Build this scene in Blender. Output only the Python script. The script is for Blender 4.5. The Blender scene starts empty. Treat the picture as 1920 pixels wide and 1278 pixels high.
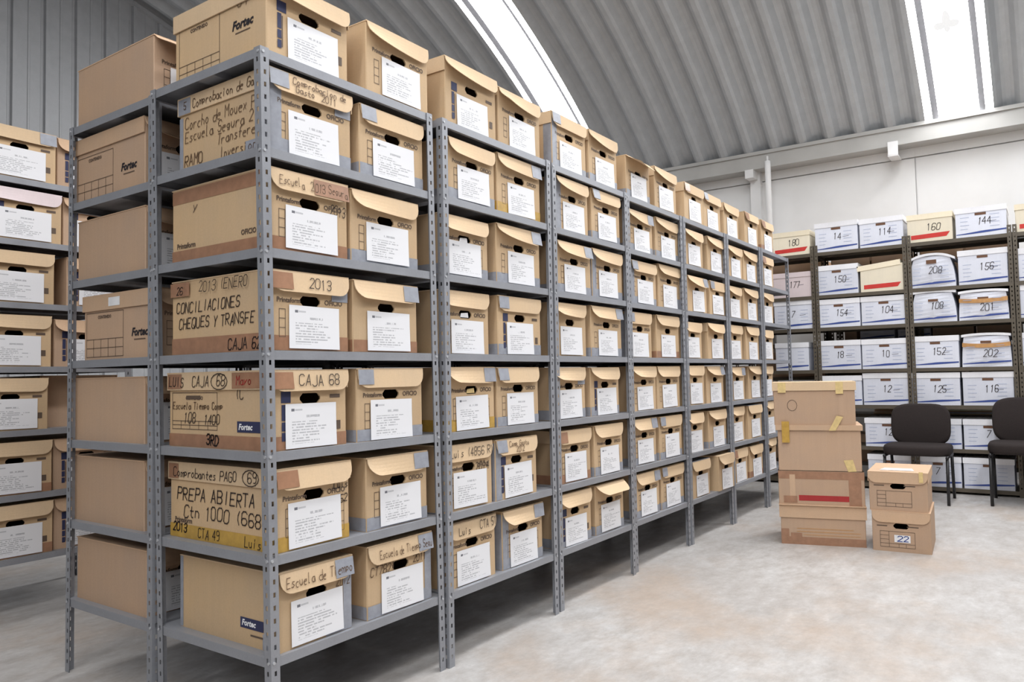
import bpy, math, random
from mathutils import Matrix, Vector
random.seed(7)
scene = bpy.context.scene
col = scene.collection
R = math.radians

# ------------------------------------------------------------------ camera
cam_d = bpy.data.cameras.new('camera')
cam = bpy.data.objects.new('camera', cam_d)
col.objects.link(cam)
scene.camera = cam
cam_d.sensor_width = 36.0
cam_d.lens = 36.0 * 1438.6 / 1920.0
cam_d.clip_start = 0.05
yaw, pitch, roll = 0.6127, 0.0455, -0.0196
fw = Vector((math.cos(yaw) * math.cos(pitch), math.sin(yaw) * math.cos(pitch), math.sin(pitch)))
rt = fw.cross(Vector((0, 0, 1))).normalized()
up = rt.cross(fw)
r2 = math.cos(roll) * rt + math.sin(roll) * up
u2 = -math.sin(roll) * rt + math.cos(roll) * up
m = Matrix((r2, u2, -fw)).transposed().to_4x4()
m.translation = Vector((-1.518, -1.9992, 1.1455))
cam.matrix_world = m

# ------------------------------------------------------------------ light
world = bpy.data.worlds.new('world')
scene.world = world
world.use_nodes = True
bg = world.node_tree.nodes['Background']
bg.inputs[0].default_value = (0.96, 0.98, 1.0, 1)
bg.inputs[1].default_value = 0.05          # even daylight that enters by the open sides of the hall
SKYLIGHT = 18.0                             # what the translucent roof sheets give off
vs = scene.view_settings
vs.view_transform = 'Standard'
vs.look = 'None'
vs.exposure = 0.0
vs.gamma = 1.0
vs.use_curve_mapping = False

# ------------------------------------------------------------------ material helpers
class NT:
    def __init__(self, name):
        self.mat = bpy.data.materials.new(name)
        self.mat.use_nodes = True
        self.t = self.mat.node_tree
        self.n = self.t.nodes
        self.bsdf = self.n['Principled BSDF']
    def node(self, typ, **kw):
        nd = self.n.new(typ)
        for k, v in kw.items():
            setattr(nd, k, v)
        return nd
    def link(self, a, b):
        self.t.links.new(a, b)
    def put(self, sock, v):
        if isinstance(v, (int, float)):
            sock.default_value = v
        elif isinstance(v, tuple):
            sock.default_value = v if len(v) == len(sock.default_value) else v + (1,)
        else:
            self.link(v, sock)
    def math(self, op, a, b=0.0, c=None):
        nd = self.node('ShaderNodeMath', operation=op)
        self.put(nd.inputs[0], a)
        self.put(nd.inputs[1], b)
        if c is not None:
            self.put(nd.inputs[2], c)
        return nd.outputs[0]
    def mix(self, f, a, b, mode='MIX'):
        nd = self.node('ShaderNodeMix', data_type='RGBA', blend_type=mode)
        self.put(nd.inputs[0], f)
        self.put(nd.inputs[6], a)
        self.put(nd.inputs[7], b)
        return nd.outputs[2]
    def coord(self, which='Object', scale=(1, 1, 1)):
        tc = self.node('ShaderNodeTexCoord')
        mp = self.node('ShaderNodeMapping')
        mp.inputs['Scale'].default_value = scale
        self.link(tc.outputs[which], mp.inputs[0])
        return mp.outputs[0]
    def noise(self, vec, scale, detail=3.0, rough=0.55):
        nd = self.node('ShaderNodeTexNoise')
        self.link(vec, nd.inputs['Vector'])
        nd.inputs['Scale'].default_value = scale
        nd.inputs['Detail'].default_value = detail
        nd.inputs['Roughness'].default_value = rough
        return nd.outputs[0]
    def ramp(self, f, lo, hi, a=0.0, b=1.0):
        nd = self.node('ShaderNodeMapRange')
        self.put(nd.inputs[0], f)
        nd.inputs[1].default_value = lo
        nd.inputs[2].default_value = hi
        nd.inputs[3].default_value = a
        nd.inputs[4].default_value = b
        return nd.outputs[0]
    def rand(self):
        return self.node('ShaderNodeObjectInfo').outputs['Random']
    def bump(self, h, strength, dist=0.01):
        nd = self.node('ShaderNodeBump')
        nd.inputs['Strength'].default_value = strength
        nd.inputs['Distance'].default_value = dist
        self.link(h, nd.inputs['Height'])
        self.link(nd.outputs[0], self.bsdf.inputs['Normal'])
    def done(self, color=None, rough=0.6, metal=0.0, spec=0.4):
        if color is not None:
            self.put(self.bsdf.inputs['Base Color'], color)
        self.put(self.bsdf.inputs['Roughness'], rough)
        self.bsdf.inputs['Metallic'].default_value = metal
        self.bsdf.inputs['Specular IOR Level'].default_value = spec
        return self.mat

def srgb(r, g, b):
    f = lambda c: c / 12.92 if c <= 0.04045 else ((c + 0.055) / 1.055) ** 2.4
    return (f(r / 255), f(g / 255), f(b / 255), 1)

def plain(name, c, rough=0.6, metal=0.0, spec=0.4, vary=0.08, scale=14):
    k = NT(name)
    nz = k.noise(k.coord(), scale)
    v = k.ramp(nz, 0.3, 0.7, 1 - vary, 1 + vary)
    cc = k.mix(1.0, c, (1, 1, 1, 1), 'MULTIPLY')
    nd = k.node('ShaderNodeHueSaturation')
    k.link(cc, nd.inputs['Color'])
    k.link(v, nd.inputs['Value'])
    return k.done(nd.outputs[0], rough, metal, spec)

def kraft(name, c):
    k = NT(name)
    flute = k.noise(k.coord(scale=(1, 1, 0.04)), 70, 2)
    blot = k.noise(k.coord(scale=(1, 1, 1)), 5, 4)
    fine = k.noise(k.coord(scale=(1, 1, 1)), 160, 2)
    v = k.math('MULTIPLY', k.ramp(flute, 0.3, 0.7, 0.985, 1.015), k.ramp(blot, 0.25, 0.75, 0.93, 1.06))
    v = k.math('MULTIPLY', v, k.ramp(fine, 0.2, 0.8, 0.96, 1.04))
    v = k.math('MULTIPLY', v, k.ramp(k.rand(), 0, 1, 0.93, 1.05))
    nd = k.node('ShaderNodeHueSaturation')
    k.put(nd.inputs['Color'], c)
    k.link(v, nd.inputs['Value'])
    k.link(k.ramp(blot, 0.2, 0.8, 0.92, 1.06), nd.inputs['Saturation'])
    k.bump(flute, 0.06, 0.002)
    return k.done(nd.outputs[0], 0.72, 0, 0.25)

M = {}
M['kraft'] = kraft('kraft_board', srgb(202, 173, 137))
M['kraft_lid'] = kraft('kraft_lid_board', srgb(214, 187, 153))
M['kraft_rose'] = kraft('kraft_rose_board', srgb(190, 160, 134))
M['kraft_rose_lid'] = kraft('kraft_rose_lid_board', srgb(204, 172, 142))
M['white_board'] = kraft('white_board', srgb(226, 229, 240))
M['white_lid'] = kraft('white_lid_board', srgb(242, 242, 246))
M['cream_board'] = kraft('cream_board', srgb(236, 226, 204))
M['cream_lid'] = kraft('cream_lid_board', srgb(242, 230, 204))
M['pink_board'] = kraft('pinkish_board', srgb(220, 205, 206))
M['grey_tape'] = plain('grey_duct_tape', srgb(150, 153, 162), 0.45, 0, 0.5, 0.1, 40)
M['brown_tape'] = plain('brown_packing_tape', srgb(160, 120, 94), 0.28, 0, 0.5, 0.12, 30)
M['yellow_tape'] = plain('yellowed_packing_tape', srgb(190, 152, 72), 0.3, 0, 0.5, 0.14, 30)
M['masking'] = plain('masking_tape', srgb(218, 192, 134), 0.5, 0, 0.4, 0.1, 40)
M['ochre_tape'] = plain('ochre_tape', srgb(196, 148, 96), 0.3, 0, 0.5, 0.12, 30)
M['ink'] = plain('black_marker_ink', srgb(52, 42, 40), 0.6)
M['faded_ink'] = plain('faded_marker_ink', srgb(104, 80, 60), 0.6)
M['print'] = plain('dark_print_ink', srgb(96, 80, 68), 0.6)
M['black_print'] = plain('black_print_ink', srgb(44, 40, 44), 0.6)
M['navy'] = plain('navy_print_ink', srgb(48, 52, 84), 0.6)
M['blue'] = plain('blue_print_ink', srgb(62, 82, 150), 0.6)
M['pale_print'] = plain('pale_blue_print', srgb(172, 182, 208), 0.6)
M['red'] = plain('red_print_ink', srgb(205, 58, 52), 0.6)
M['dull_red'] = plain('dull_red_print_ink', srgb(165, 48, 48), 0.5)
M['handle_brown'] = plain('handle_slot_board', srgb(110, 78, 58), 0.7)
M['paper'] = plain('white_paper', srgb(236, 236, 238), 0.6)
M['dark_fabric'] = plain('dark_brown_fabric', srgb(50, 44, 43), 0.9, 0, 0.2, 0.16, 220)
M['black_metal'] = plain('black_tube', srgb(30, 29, 31), 0.4, 0, 0.5)
M['zinc'] = plain('zinc_bolt', srgb(186, 188, 192), 0.4, 0.3, 0.6)
M['cream_paint'] = plain('beam_paint', srgb(176, 175, 172), 0.55, 0, 0.4, 0.06, 3)
M['white_paint'] = plain('white_paint', srgb(226, 226, 226), 0.5, 0, 0.4, 0.04, 3)

def steel(name, c, rough=0.42, metal=0.15):
    k = NT(name)
    a = k.noise(k.coord(), 9, 5)
    b = k.noise(k.coord(), 120, 2)
    v = k.math('MULTIPLY', k.ramp(a, 0.3, 0.7, 0.93, 1.06), k.ramp(b, 0.3, 0.7, 0.97, 1.03))
    nd = k.node('ShaderNodeHueSaturation')
    k.put(nd.inputs['Color'], c)
    k.link(v, nd.inputs['Value'])
    return k.done(nd.outputs[0], k.ramp(a, 0.3, 0.7, rough - 0.06, rough + 0.1), metal, 0.5)
M['steel'] = steel('grey_rack_steel', srgb(150, 152, 158), 0.42, 0.22)
M['olive_steel'] = steel('olive_brown_rack_steel', srgb(92, 84, 72))
M['roof'] = steel('galvanised_roof_sheet', srgb(186, 190, 194), 0.5, 0.1)
M['gable'] = steel('galvanised_wall_sheet', srgb(178, 180, 183), 0.45, 0.1)

k = NT('translucent_roof_sheet')
nz = k.noise(k.coord(), 2.0, 4)
em = k.bsdf.inputs['Emission Color']
k.put(em, k.mix(nz, (1, 1, 1, 1), (0.95, 0.97, 1.0, 1)))
k.bsdf.inputs['Emission Strength'].default_value = SKYLIGHT
M['skylight'] = k.done((0.9, 0.9, 0.9, 1), 0.5)
k = NT('soiled_translucent_sheet')            # the same sheet where a leaf lies on it and lets less light through
k.put(k.bsdf.inputs['Emission Color'], (1, 1, 1, 1))
k.bsdf.inputs['Emission Strength'].default_value = 0.78
M['soiled'] = k.done((0.2, 0.2, 0.2, 1), 0.6)
M['rib_shade'] = plain('shaded_rib_metal', srgb(128, 128, 132), 0.8, 0, 0.1)  # rib metal darkened in colour, to look shaded beside the glowing sheet

k = NT('polished_concrete')
v1 = k.noise(k.coord(), 0.9, 6, 0.62)
v2 = k.noise(k.coord(scale=(0.8, 1.5, 1)), 6.5, 9, 0.72)
v3 = k.noise(k.coord(), 30, 5, 0.7)
st = k.noise(k.coord(scale=(0.8, 1, 1)), 0.85, 7, 0.66)
c = k.mix(k.ramp(v1, 0.35, 0.66), srgb(182, 177, 173), srgb(202, 200, 198))
c = k.mix(k.ramp(v2, 0.44, 0.66, 0.0, 0.75), c, srgb(164, 157, 151))
c = k.mix(k.ramp(v2, 0.42, 0.30, 0.0, 0.7), c, srgb(218, 216, 214))
c = k.mix(k.ramp(st, 0.50, 0.66, 0.0, 0.6), c, srgb(188, 166, 146))
c = k.mix(k.ramp(v3, 0.35, 0.7, 0.0, 0.32), c, srgb(150, 144, 140))
cr = k.node('ShaderNodeTexVoronoi', feature='DISTANCE_TO_EDGE')
warp = k.mix(0.12, k.coord(), k.node('ShaderNodeTexNoise').outputs['Color'])
k.link(warp, cr.inputs['Vector'])
cr.inputs['Scale'].default_value = 0.75
c = k.mix(k.ramp(cr.outputs['Distance'], 0.0, 0.004, 0.10, 0.0), c, srgb(140, 132, 126))
k.bump(v2, 0.05, 0.004)
M['floor'] = k.done(c, k.ramp(v2, 0.3, 0.7, 0.34, 0.5), 0, 0.35)

k = NT('white_plaster')
a = k.noise(k.coord(), 1.3, 5)
c = k.mix(k.ramp(a, 0.3, 0.7), srgb(222, 222, 221), srgb(233, 233, 233))
M['plaster'] = k.done(c, 0.75, 0, 0.25)

# printed sheet: a logo, a heading and ragged lines of small type
k = NT('printed_label_sheet')
uv = k.node('ShaderNodeUVMap').outputs[0]
sp = k.node('ShaderNodeSeparateXYZ')
k.link(uv, sp.inputs[0])
U, V = sp.outputs[0], sp.outputs[1]
rnd = k.rand()
def band(x, lo, hi):
    return k.math('MULTIPLY', k.math('GREATER_THAN', x, lo), k.math('LESS_THAN', x, hi))
vr = k.math('MULTIPLY', V, 16.0)
row = k.math('FLOOR', vr)
fr = k.math('FRACT', vr)
cb = k.node('ShaderNodeCombineXYZ')
k.link(k.math('MULTIPLY', U, 22.0), cb.inputs[0])
k.link(k.math('MULTIPLY_ADD', row, 5.3, k.math('MULTIPLY', rnd, 40.0)), cb.inputs[1])
words = k.ramp(k.noise(cb.outputs[0], 1.0, 1), 0.40, 0.48)
cb2 = k.node('ShaderNodeCombineXYZ')
k.link(k.math('MULTIPLY_ADD', row, 3.7, k.math('MULTIPLY', rnd, 23.0)), cb2.inputs[0])
ln = k.ramp(k.noise(cb2.outputs[0], 1.0, 0), 0.3, 0.7, 0.35, 0.95)
line = k.math('MULTIPLY', band(fr, 0.25, 0.75), words)
line = k.math('MULTIPLY', line, k.math('LESS_THAN', U, ln))
line = k.math('MULTIPLY', line, band(V, 0.10, 0.60))
line = k.math('MULTIPLY', line, k.math('GREATER_THAN', U, 0.12))
head = k.math('MULTIPLY', k.math('MULTIPLY', band(V, 0.68, 0.735), band(U, 0.4, 0.66)), words)
logo = k.math('MULTIPLY', band(V, 0.83, 0.89), band(U, 0.11, 0.17))
logo2 = k.math('MULTIPLY', k.math('MULTIPLY', band(V, 0.84, 0.88), band(U, 0.18, 0.32)), 0.35)
f = k.math('MAXIMUM', k.math('MULTIPLY', k.math('MAXIMUM', line, head), 0.42), k.math('MAXIMUM', k.math('MULTIPLY', logo, 0.85), logo2))
c = k.mix(f, srgb(233, 233, 236), srgb(70, 72, 84))
M['sheet'] = k.done(c, 0.55, 0, 0.3)

# ------------------------------------------------------------------ geometry helpers
def tag(o, label=None, cat=None, group=None, kind=None):
    if label: o['label'] = label
    if cat: o['category'] = cat
    if group: o['group'] = group
    if kind: o['kind'] = kind
    return o

def thing(name, label, cat, loc=(0, 0, 0), rz=0.0, group=None):
    o = bpy.data.objects.new(name, None)
    o.empty_display_size = 0.1
    col.objects.link(o)
    o.location = loc
    o.rotation_euler = (0, 0, rz)
    return tag(o, label, cat, group)

def link(name, me, parent=None, loc=None, rot=None):
    o = bpy.data.objects.new(name, me)
    col.objects.link(o)
    if parent is not None: o.parent = parent
    if loc: o.location = loc
    if rot: o.rotation_euler = rot
    return o

class MB:
    def __init__(self):
        self.v, self.f, self.uv = [], [], []
    def poly(self, pts, uv=None):
        i = len(self.v)
        self.v += [tuple(p) for p in pts]
        self.f.append(tuple(range(i, i + len(pts))))
        self.uv.append(uv)
    def box(self, x0, x1, y0, y1, z0, z1, skip=''):
        i = len(self.v)
        self.v += [(x0, y0, z0), (x1, y0, z0), (x1, y1, z0), (x0, y1, z0), (x0, y0, z1), (x1, y0, z1), (x1, y1, z1), (x0, y1, z1)]
        for k_, q in (('b', (3, 2, 1, 0)), ('t', (4, 5, 6, 7)), ('f', (0, 1, 5, 4)), ('r', (1, 2, 6, 5)), ('k', (2, 3, 7, 6)), ('l', (3, 0, 4, 7))):
            if k_ in skip: continue
            self.f.append(tuple(i + a for a in q)); self.uv.append(None)
    def loft(self, rings, cap=True, close=True):
        n = len(rings[0]); base = len(self.v)
        for r_ in rings: self.v += [tuple(p) for p in r_]
        for a in range(len(rings) - 1):
            for b in range(n if close else n - 1):
                c_ = (b + 1) % n
                self.f.append((base + a * n + b, base + a * n + c_, base + (a + 1) * n + c_, base + (a + 1) * n + b)); self.uv.append(None)
        if cap:
            self.f.append(tuple(base + i for i in reversed(range(n)))); self.uv.append(None)
            self.f.append(tuple(base + (len(rings) - 1) * n + i for i in range(n))); self.uv.append(None)
    def tube(self, pts, r, n=10):
        pts = [Vector(p) for p in pts]; rings = []
        ref = Vector((0, 0, 1))
        for i, p in enumerate(pts):
            d = (pts[min(i + 1, len(pts) - 1)] - pts[max(i - 1, 0)]).normalized()
            a = d.cross(ref)
            if a.length < 1e-3: a = d.cross(Vector((1, 0, 0)))
            a.normalize(); b = d.cross(a)
            rings.append([p + r * (math.cos(t) * a + math.sin(t) * b) for t in [2 * math.pi * j / n for j in range(n)]])
        self.loft(rings)
    def mesh(self, name, mat, smooth=False):
        me = bpy.data.meshes.new(name)
        me.from_pydata(self.v, [], self.f)
        me.materials.append(M[mat] if isinstance(mat, str) else mat)
        if any(u is not None for u in self.uv):
            lay = me.uv_layers.new(name='UVMap')
            i = 0
            for face, u in zip(self.f, self.uv):
                for j in range(len(face)):
                    lay.data[i].uv = u[j] if u else (0, 0)
                    i += 1
        if smooth:
            me.polygons.foreach_set('use_smooth', [True] * len(me.polygons))
        me.update()
        return me

# ---- flat print: 2-D polygons set on a face
class Face:
    def __init__(self, o, u, n, v=(0, 0, 1), wid=0.3, hei=0.2):
        self.o, self.u, self.n, self.v, self.w, self.h = Vector(o), Vector(u), Vector(n), Vector(v), wid, hei
    def pt(self, a, b, off):
        return self.o + self.u * a + self.v * b + self.n * off

def flat(name, face, polys, mat, parent, off=0.0012, uvs=None, curl=0.0, label=None):
    if len(polys) > 1 and name in ('tape', 'printed_logo'):
        for i, pl in enumerate(polys): o = flat(name, face, [pl], mat, parent, off + 0.0002 * i)
        return o
    mb = MB()
    for i, pl in enumerate(polys):
        mb.poly([face.pt(a, b, off) for a, b in pl], uvs[i] if uvs else None)
    o = link(name, mb.mesh(name, mat), parent)
    if len(polys) > 1: o['kind'] = 'stuff'        # pen strokes and printed rules, too small to pick apart singly
    if label: o['label'] = label
    return o

def rect(a0, a1, b0, b1):
    return [(a0, b0), (a1, b0), (a1, b1), (a0, b1)]

def seg(p, q, w):
    dx_, dy_ = q[0] - p[0], q[1] - p[1]
    l = math.hypot(dx_, dy_) or 1e-6
    ex, ey = dx_ / l * w * 0.4, dy_ / l * w * 0.4
    nx, ny = -dy_ / l * w / 2, dx_ / l * w / 2
    return [(p[0] - ex - nx, p[1] - ey - ny), (q[0] + ex - nx, q[1] + ey - ny), (q[0] + ex + nx, q[1] + ey + ny), (p[0] - ex + nx, p[1] - ey + ny)]

def frame(a0, a1, b0, b1, w=0.0018, vs_=(), hs=()):
    out = [seg((a0, b0), (a1, b0), w), seg((a0, b1), (a1, b1), w), seg((a0, b0), (a0, b1), w), seg((a1, b0), (a1, b1), w)]
    for x, y0, y1 in vs_: out.append(seg((x, y0), (x, y1), w))
    for y, x0, x1 in hs: out.append(seg((x0, y), (x1, y), w))
    return out

GL = {'A': '002640/1232', 'B': '00063645443303/3342413000', 'C': '4536160501103041', 'D': '00062644422000', 'E': '46060040/0333', 'F': '460600/0333',
 'G': '45361605011030414323', 'H': '0006/4046/0343', 'I': '2026', 'J': '4641301001', 'K': '0006/460340', 'L': '060040', 'M': '0006234640', 'N': '00064046',
 'O': '160501103041453616', 'P': '00063645443303', 'Q': '160501103041453616/2240', 'R': '00063645443303/1340', 'S': '453616050413334241301001', 'T': '0646/2620',
 'U': '060110304146', 'V': '062046', 'W': '0610233046', 'X': '0046/0640', 'Y': '062346/2320', 'Z': '06460040',
 '0': '160501103041453616', '1': '152620', '2': '05163645440040', '3': '05163645443313/334241301001', '4': '30360242', '5': '460603334241301001',
 '6': '453616050110304142331302', '7': '064610', '8': '13040516364544331302011030414233', '9': '443313040516364541301000'[:22], '(': '36242230', ')': '16242210', '-': '1333', '/': '0046', '.': '2021',
 'a': '3313020110303340', 'b': '0600304142330300'[:14], 'c': '331302011030', 'd': '46401001021343', 'e': '0232331302011030', 'f': '36261510/0333', 'g': '33130211313330100'[:16],
 'h': '0600/03133230', 'i': '1310/1514', 'j': '2320100'[:6], 'l': '161020', 'm': '0300/03132220/22334340', 'n': '0300/03233230', 'o': '130201102031322313', 'p': '000323322101',
 'q': '333013020111', 'r': '0300/021333', 's': '331312312000', 't': '15112030/0333', 'u': '030110203133/3130', 'v': '031033', 'x': '0033/0330', 'y': '0311/3300', 'z': '03330030'}

def writing(text, a, b, h, w=0.0028, rnd=None, slant=0.12, space=0.9, wob=1.0):
    """hand lettering as pen strokes; (a, b) is the lower-left corner"""
    rnd = rnd or random.Random(text)
    s = h / 6.0
    out = []
    for ch in text:
        if ch == ' ':
            a += 3.6 * s * space; continue
        g = GL.get(ch) or GL.get(ch.upper(), '2026')
        sx = s * (0.78 + 0.2 * rnd.random()) * space
        oy = (rnd.random() - 0.5) * h * 0.14 * wob
        tl = slant + (rnd.random() - 0.5) * 0.16 * wob
        for st_ in g.split('/'):
            pts = [(int(st_[i]), int(st_[i + 1])) for i in range(0, len(st_) - 1, 2)]
            pp = [(a + x * sx + y * s * tl, b + y * s + oy) for x, y in pts]
            for p, q in zip(pp, pp[1:]): out.append(seg(p, q, w))
        a += (4 if ch.isupper() or ch.isdigit() else 3.5) * sx + 1.3 * s * space
    return out

_txt = {}
def type_mesh(text, size, mat, shear=0.0, bold=0.0):
    """set type, as a flat mesh in (x, z); x starts at 0"""
    key = (text, size, mat, shear, bold)
    if key in _txt: return _txt[key]
    cu = bpy.data.curves.new('type', 'FONT')
    cu.body = text; cu.size = size; cu.shear = shear; cu.offset = bold; cu.resolution_u = 2
    ob = bpy.data.objects.new('type', cu)
    col.objects.link(ob)
    dg = bpy.context.evaluated_depsgraph_get()
    me = bpy.data.meshes.new_from_object(ob.evaluated_get(dg))
    bpy.data.objects.remove(ob)
    me.materials.clear(); me.materials.append(M[mat])
    wid = max((v.co.x for v in me.vertices), default=0)
    _txt[key] = (me, wid)
    return _txt[key]

def typeset(name, face, text, a, b, size, mat, parent, shear=0.0, bold=0.0, off=0.0014, center=False):
    me, wid = type_mesh(text, size, mat, shear, bold)
    o = link(name, me, parent)
    p = face.pt(a - (wid / 2 if center else 0), b, off)
    mm = Matrix((face.u, face.v, face.n)).transposed().to_4x4()
    mm.translation = p
    o.matrix_local = mm
    return o

# ------------------------------------------------------------------ room
XW, YW, YS = 7.85, 7.25, -9.0
XC, RAD, XS, ZS = 1.0, 10.0, 7.6, 3.75      # the vault: centre, radius and springing
ZC = ZS - math.sqrt(RAD ** 2 - (XS - XC) ** 2)
X_LEFT = -5.6
def vault(x): return ZC + math.sqrt(max(RAD ** 2 - (x - XC) ** 2, 0))

mb = MB(); mb.box(X_LEFT, XW + 0.2, YS, YW + 0.2, -0.15, 0.0)
tag(link('floor', mb.mesh('floor', 'floor')), kind='structure')

ceiling = tag(thing('ceiling', None, None), kind='structure')
PW = 0.618
def arch_sheet(name, prof, mat, smooth=False, x0=X_LEFT, x1=XS + 0.05):
    """prof: list of (y, depth below the vault) pairs; swept along the arch"""
    mb = MB(); rings = []
    a0, a1 = math.acos((x1 - XC) / RAD), math.acos((x0 - XC) / RAD)
    n = max(6, int((a1 - a0) * 30))
    for i in range(n + 1):
        a = a0 + (a1 - a0) * i / n
        rings.append([(XC + (RAD - d) * math.cos(a), y, ZC + (RAD - d) * math.sin(a)) for y, d in prof])
    mb.loft(rings, cap=False, close=False)
    return mb.mesh(name, mat, smooth)
def wave(y0, p):      # one trapezoid corrugation starting at y0
    return [(y0, 0.0), (y0 + 0.16 * p, 0.0), (y0 + 0.27 * p, -0.022), (y0 + 0.42 * p, -0.088), (y0 + 0.52 * p, -0.10), (y0 + 0.66 * p, -0.10), (y0 + 0.76 * p, -0.088), (y0 + 0.91 * p, -0.022)]
prof = wave(0, PW / 2) + wave(PW / 2, PW / 2) + [(PW, 0.0)]
opaque = arch_sheet('roof_panel', prof, 'roof')
def skylight(x0):
    sk = lambda nm, pr, mt: (nm, arch_sheet(nm, pr, mt, x0=x0))
    return [sk('skylight_panel', [(0.125, -0.03), (0.493, -0.03)], 'skylight'), sk('skylight_edge', [(0.0, 0.0), (0.07, 0.0)], 'skylight'),
            sk('skylight_edge', [(0.548, 0.0), (PW, 0.0)], 'skylight'), sk('skylight_rib', [(0.07, 0.0), (0.125, -0.03)], 'rib_shade'), sk('skylight_rib', [(0.493, -0.03), (0.548, 0.0)], 'rib_shade')]
SK = {0: skylight(X_LEFT), 7: skylight(3.2)}
roof_rest = arch_sheet('roof_panel', prof, 'roof', x1=3.25)
Y0 = -1.624
k0, k1 = int(math.floor((YS - Y0) / PW)), int(math.ceil((YW - Y0) / PW))
for kk in range(k0, k1):
    y = Y0 + kk * PW
    if kk in (-4, 0, 7):  # an unseen strip before the racks is added to light their fronts
        for nm, me in SK[7 if kk == 7 else 0]:
            link(nm, me, ceiling, (0, y, 0))
        if kk == 7: link('roof_panel', roof_rest, ceiling, (0, y, 0))
    else:
        link('roof_panel', opaque, ceiling, (0, y, 0))

def leaf(cx, cy, r_=0.0):
    out = []
    for (du, dv, su, sv) in ((0.0, 0.0, 0.035, 0.10), (-0.055, 0.03, 0.05, 0.035), (0.06, 0.03, 0.05, 0.035)):
        out.append([(cx + (dv + sv * math.sin(t)), cy + du + su * math.cos(t)) for t in [2 * math.pi * i / 14 for i in range(14)]])
    return out
mb = MB()
for pl in leaf(6.76, -1.31):
    mb.poly([(x, y, ZC + math.sqrt((RAD + 0.022) ** 2 - (x - XC) ** 2)) for x, y in pl])
stain = link('leaf_stain', mb.mesh('leaf_stain', 'soiled'), ceiling)
stain['kind'] = 'stuff'
# far wall of plastered panels, ledge, beam, column
wall = tag(thing('wall_far', None, None, (XW, 0, 0)), kind='structure')
mb = MB(); mb.box(0.03, 0.2, YS, YW, 0, 4.1); link('wall_backing', mb.mesh('wall_backing', 'plaster'), wall)
edges = [-9.0, -6.864, -3.864, -0.864, 2.136, 5.136, YW]
for a, b in zip(edges, edges[1:]):
    mb = MB(); mb.box(0, 0.03, a + 0.006, b - 0.006, 0, 3.445); link('wall_panel', mb.mesh('wall_panel', 'plaster'), wall)
    mb = MB(); mb.box(-0.012, 0.03, a + 0.001, b - 0.001, 3.457, 4.0); link('wall_panel', mb.mesh('wall_panel', 'plaster'), wall)
mb = MB(); mb.box(XS, XW - 0.013, YS, YW, 3.555, 3.74); mb.box(XS - 0.02, XS, YS, YW, 3.72, 3.76)
tag(link('trim_1', mb.mesh('trim_1', 'cream_paint')), kind='structure')       # eaves beam under the vault
mb = MB(); mb.box(XW - 0.10, XW, 0.80, 0.92, 0, 3.56)
tag(link('trim_2', mb.mesh('trim_2', 'white_paint')), kind='structure')       # pilaster against the far wall
mb = MB(); mb.box(XS - 0.012, XS + 0.17, 0.83, 0.93, 3.46, 3.56)
tag(link('trim_3', mb.mesh('trim_3', 'white_paint')), kind='structure')
mb = MB(); mb.tube([(7.50, 0.63, 0), (7.50, 0.63, 3.52), (7.50, 0.63, 3.60)], 0.034, 12); mb.tube([(7.50, 0.63, 3.60), (7.50, 0.63, 3.66)], 0.012, 8)
tag(link('drain_pipe', mb.mesh('drain_pipe', 'white_paint', True)), 'white vertical pipe standing before the far wall beside the pilaster', 'pipe')
mb = MB(); mb.box(XS - 0.014, XS + 0.0, -0.735, -0.635, 3.45, 3.60); mb.box(XS - 0.014, XS + 0.22, -0.735, -0.635, 3.44, 3.452)
tag(link('beam_bracket', mb.mesh('beam_bracket', 'white_paint')), 'small white square bracket hanging under the eaves beam', 'bracket')

# gable wall of ribbed steel panels
gable = tag(thing('wall_gable', None, None, (0, YW, 0)), kind='structure')
gp = 0.34
x = -5.6
xs_rib = []
off = (3.46 - X_LEFT) % gp
x = X_LEFT + off - gp
while x < XW - 0.05:
    xa, xb = max(x, X_LEFT), min(x + gp, XW)
    zt = min(vault(xa), vault(xb)) - 0.0
    pr_ = [(0.0, 0.0), (0.03, 0.0), (0.042, -0.03), (0.085, -0.03), (0.097, 0.0), (0.2, 0.0), (0.206, -0.006), (0.226, -0.006), (0.232, 0.0), (gp - 0.002, 0.0)]
    mb = MB()
    lo = [(min(max(x + a, X_LEFT), XW), d, 0) for a, d in pr_]
    hi = [(p[0], p[1], vault(p[0]) + 0.02) for p in lo]
    mb.loft([lo, hi], cap=False, close=False)
    link('wall_panel', mb.mesh('wall_panel', 'gable'), gable)
    x += gp
mb = MB(); n = 60
a0, a1 = math.acos((XW - XC) / RAD), math.acos((X_LEFT - XC) / RAD)
rings = []
for i in range(n + 1):
    a = a0 + (a1 - a0) * i / n
    rings.append([(XC + r_ * math.cos(a), y, ZC + r_ * math.sin(a)) for r_, y in ((RAD + 0.0, YW - 0.05), (RAD - 0.05, YW - 0.05), (RAD - 0.05, YW), (RAD, YW))])
mb.loft(rings)
tag(link('trim_4', mb.mesh('trim_4', 'gable')), kind='structure')             # closing angle between gable and vault

# ------------------------------------------------------------------ shelving
P, D, PWD, GAP = 0.8419, 0.6333, 0.0330, 0.0067
GAPX = 0.0220                                # slot left between neighbouring units
ZSH = [0.289, 0.600, 0.921, 1.241, 1.565, 1.885, 2.200]
LEAN = [-0.0156, 0.0027, 0.0038, 0.0027, 0.0024, 0.0024, 0.0017]
DX = [-0.0091, -0.0051, 0.0007, 0.0055, 0.0007, 0.0032, 0.0041]
DY = [-0.0005, -0.0105, -0.0048, 0.0081, 0.0045, 0.0033, -0.0023]
W_UNIT = P - GAPX

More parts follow.
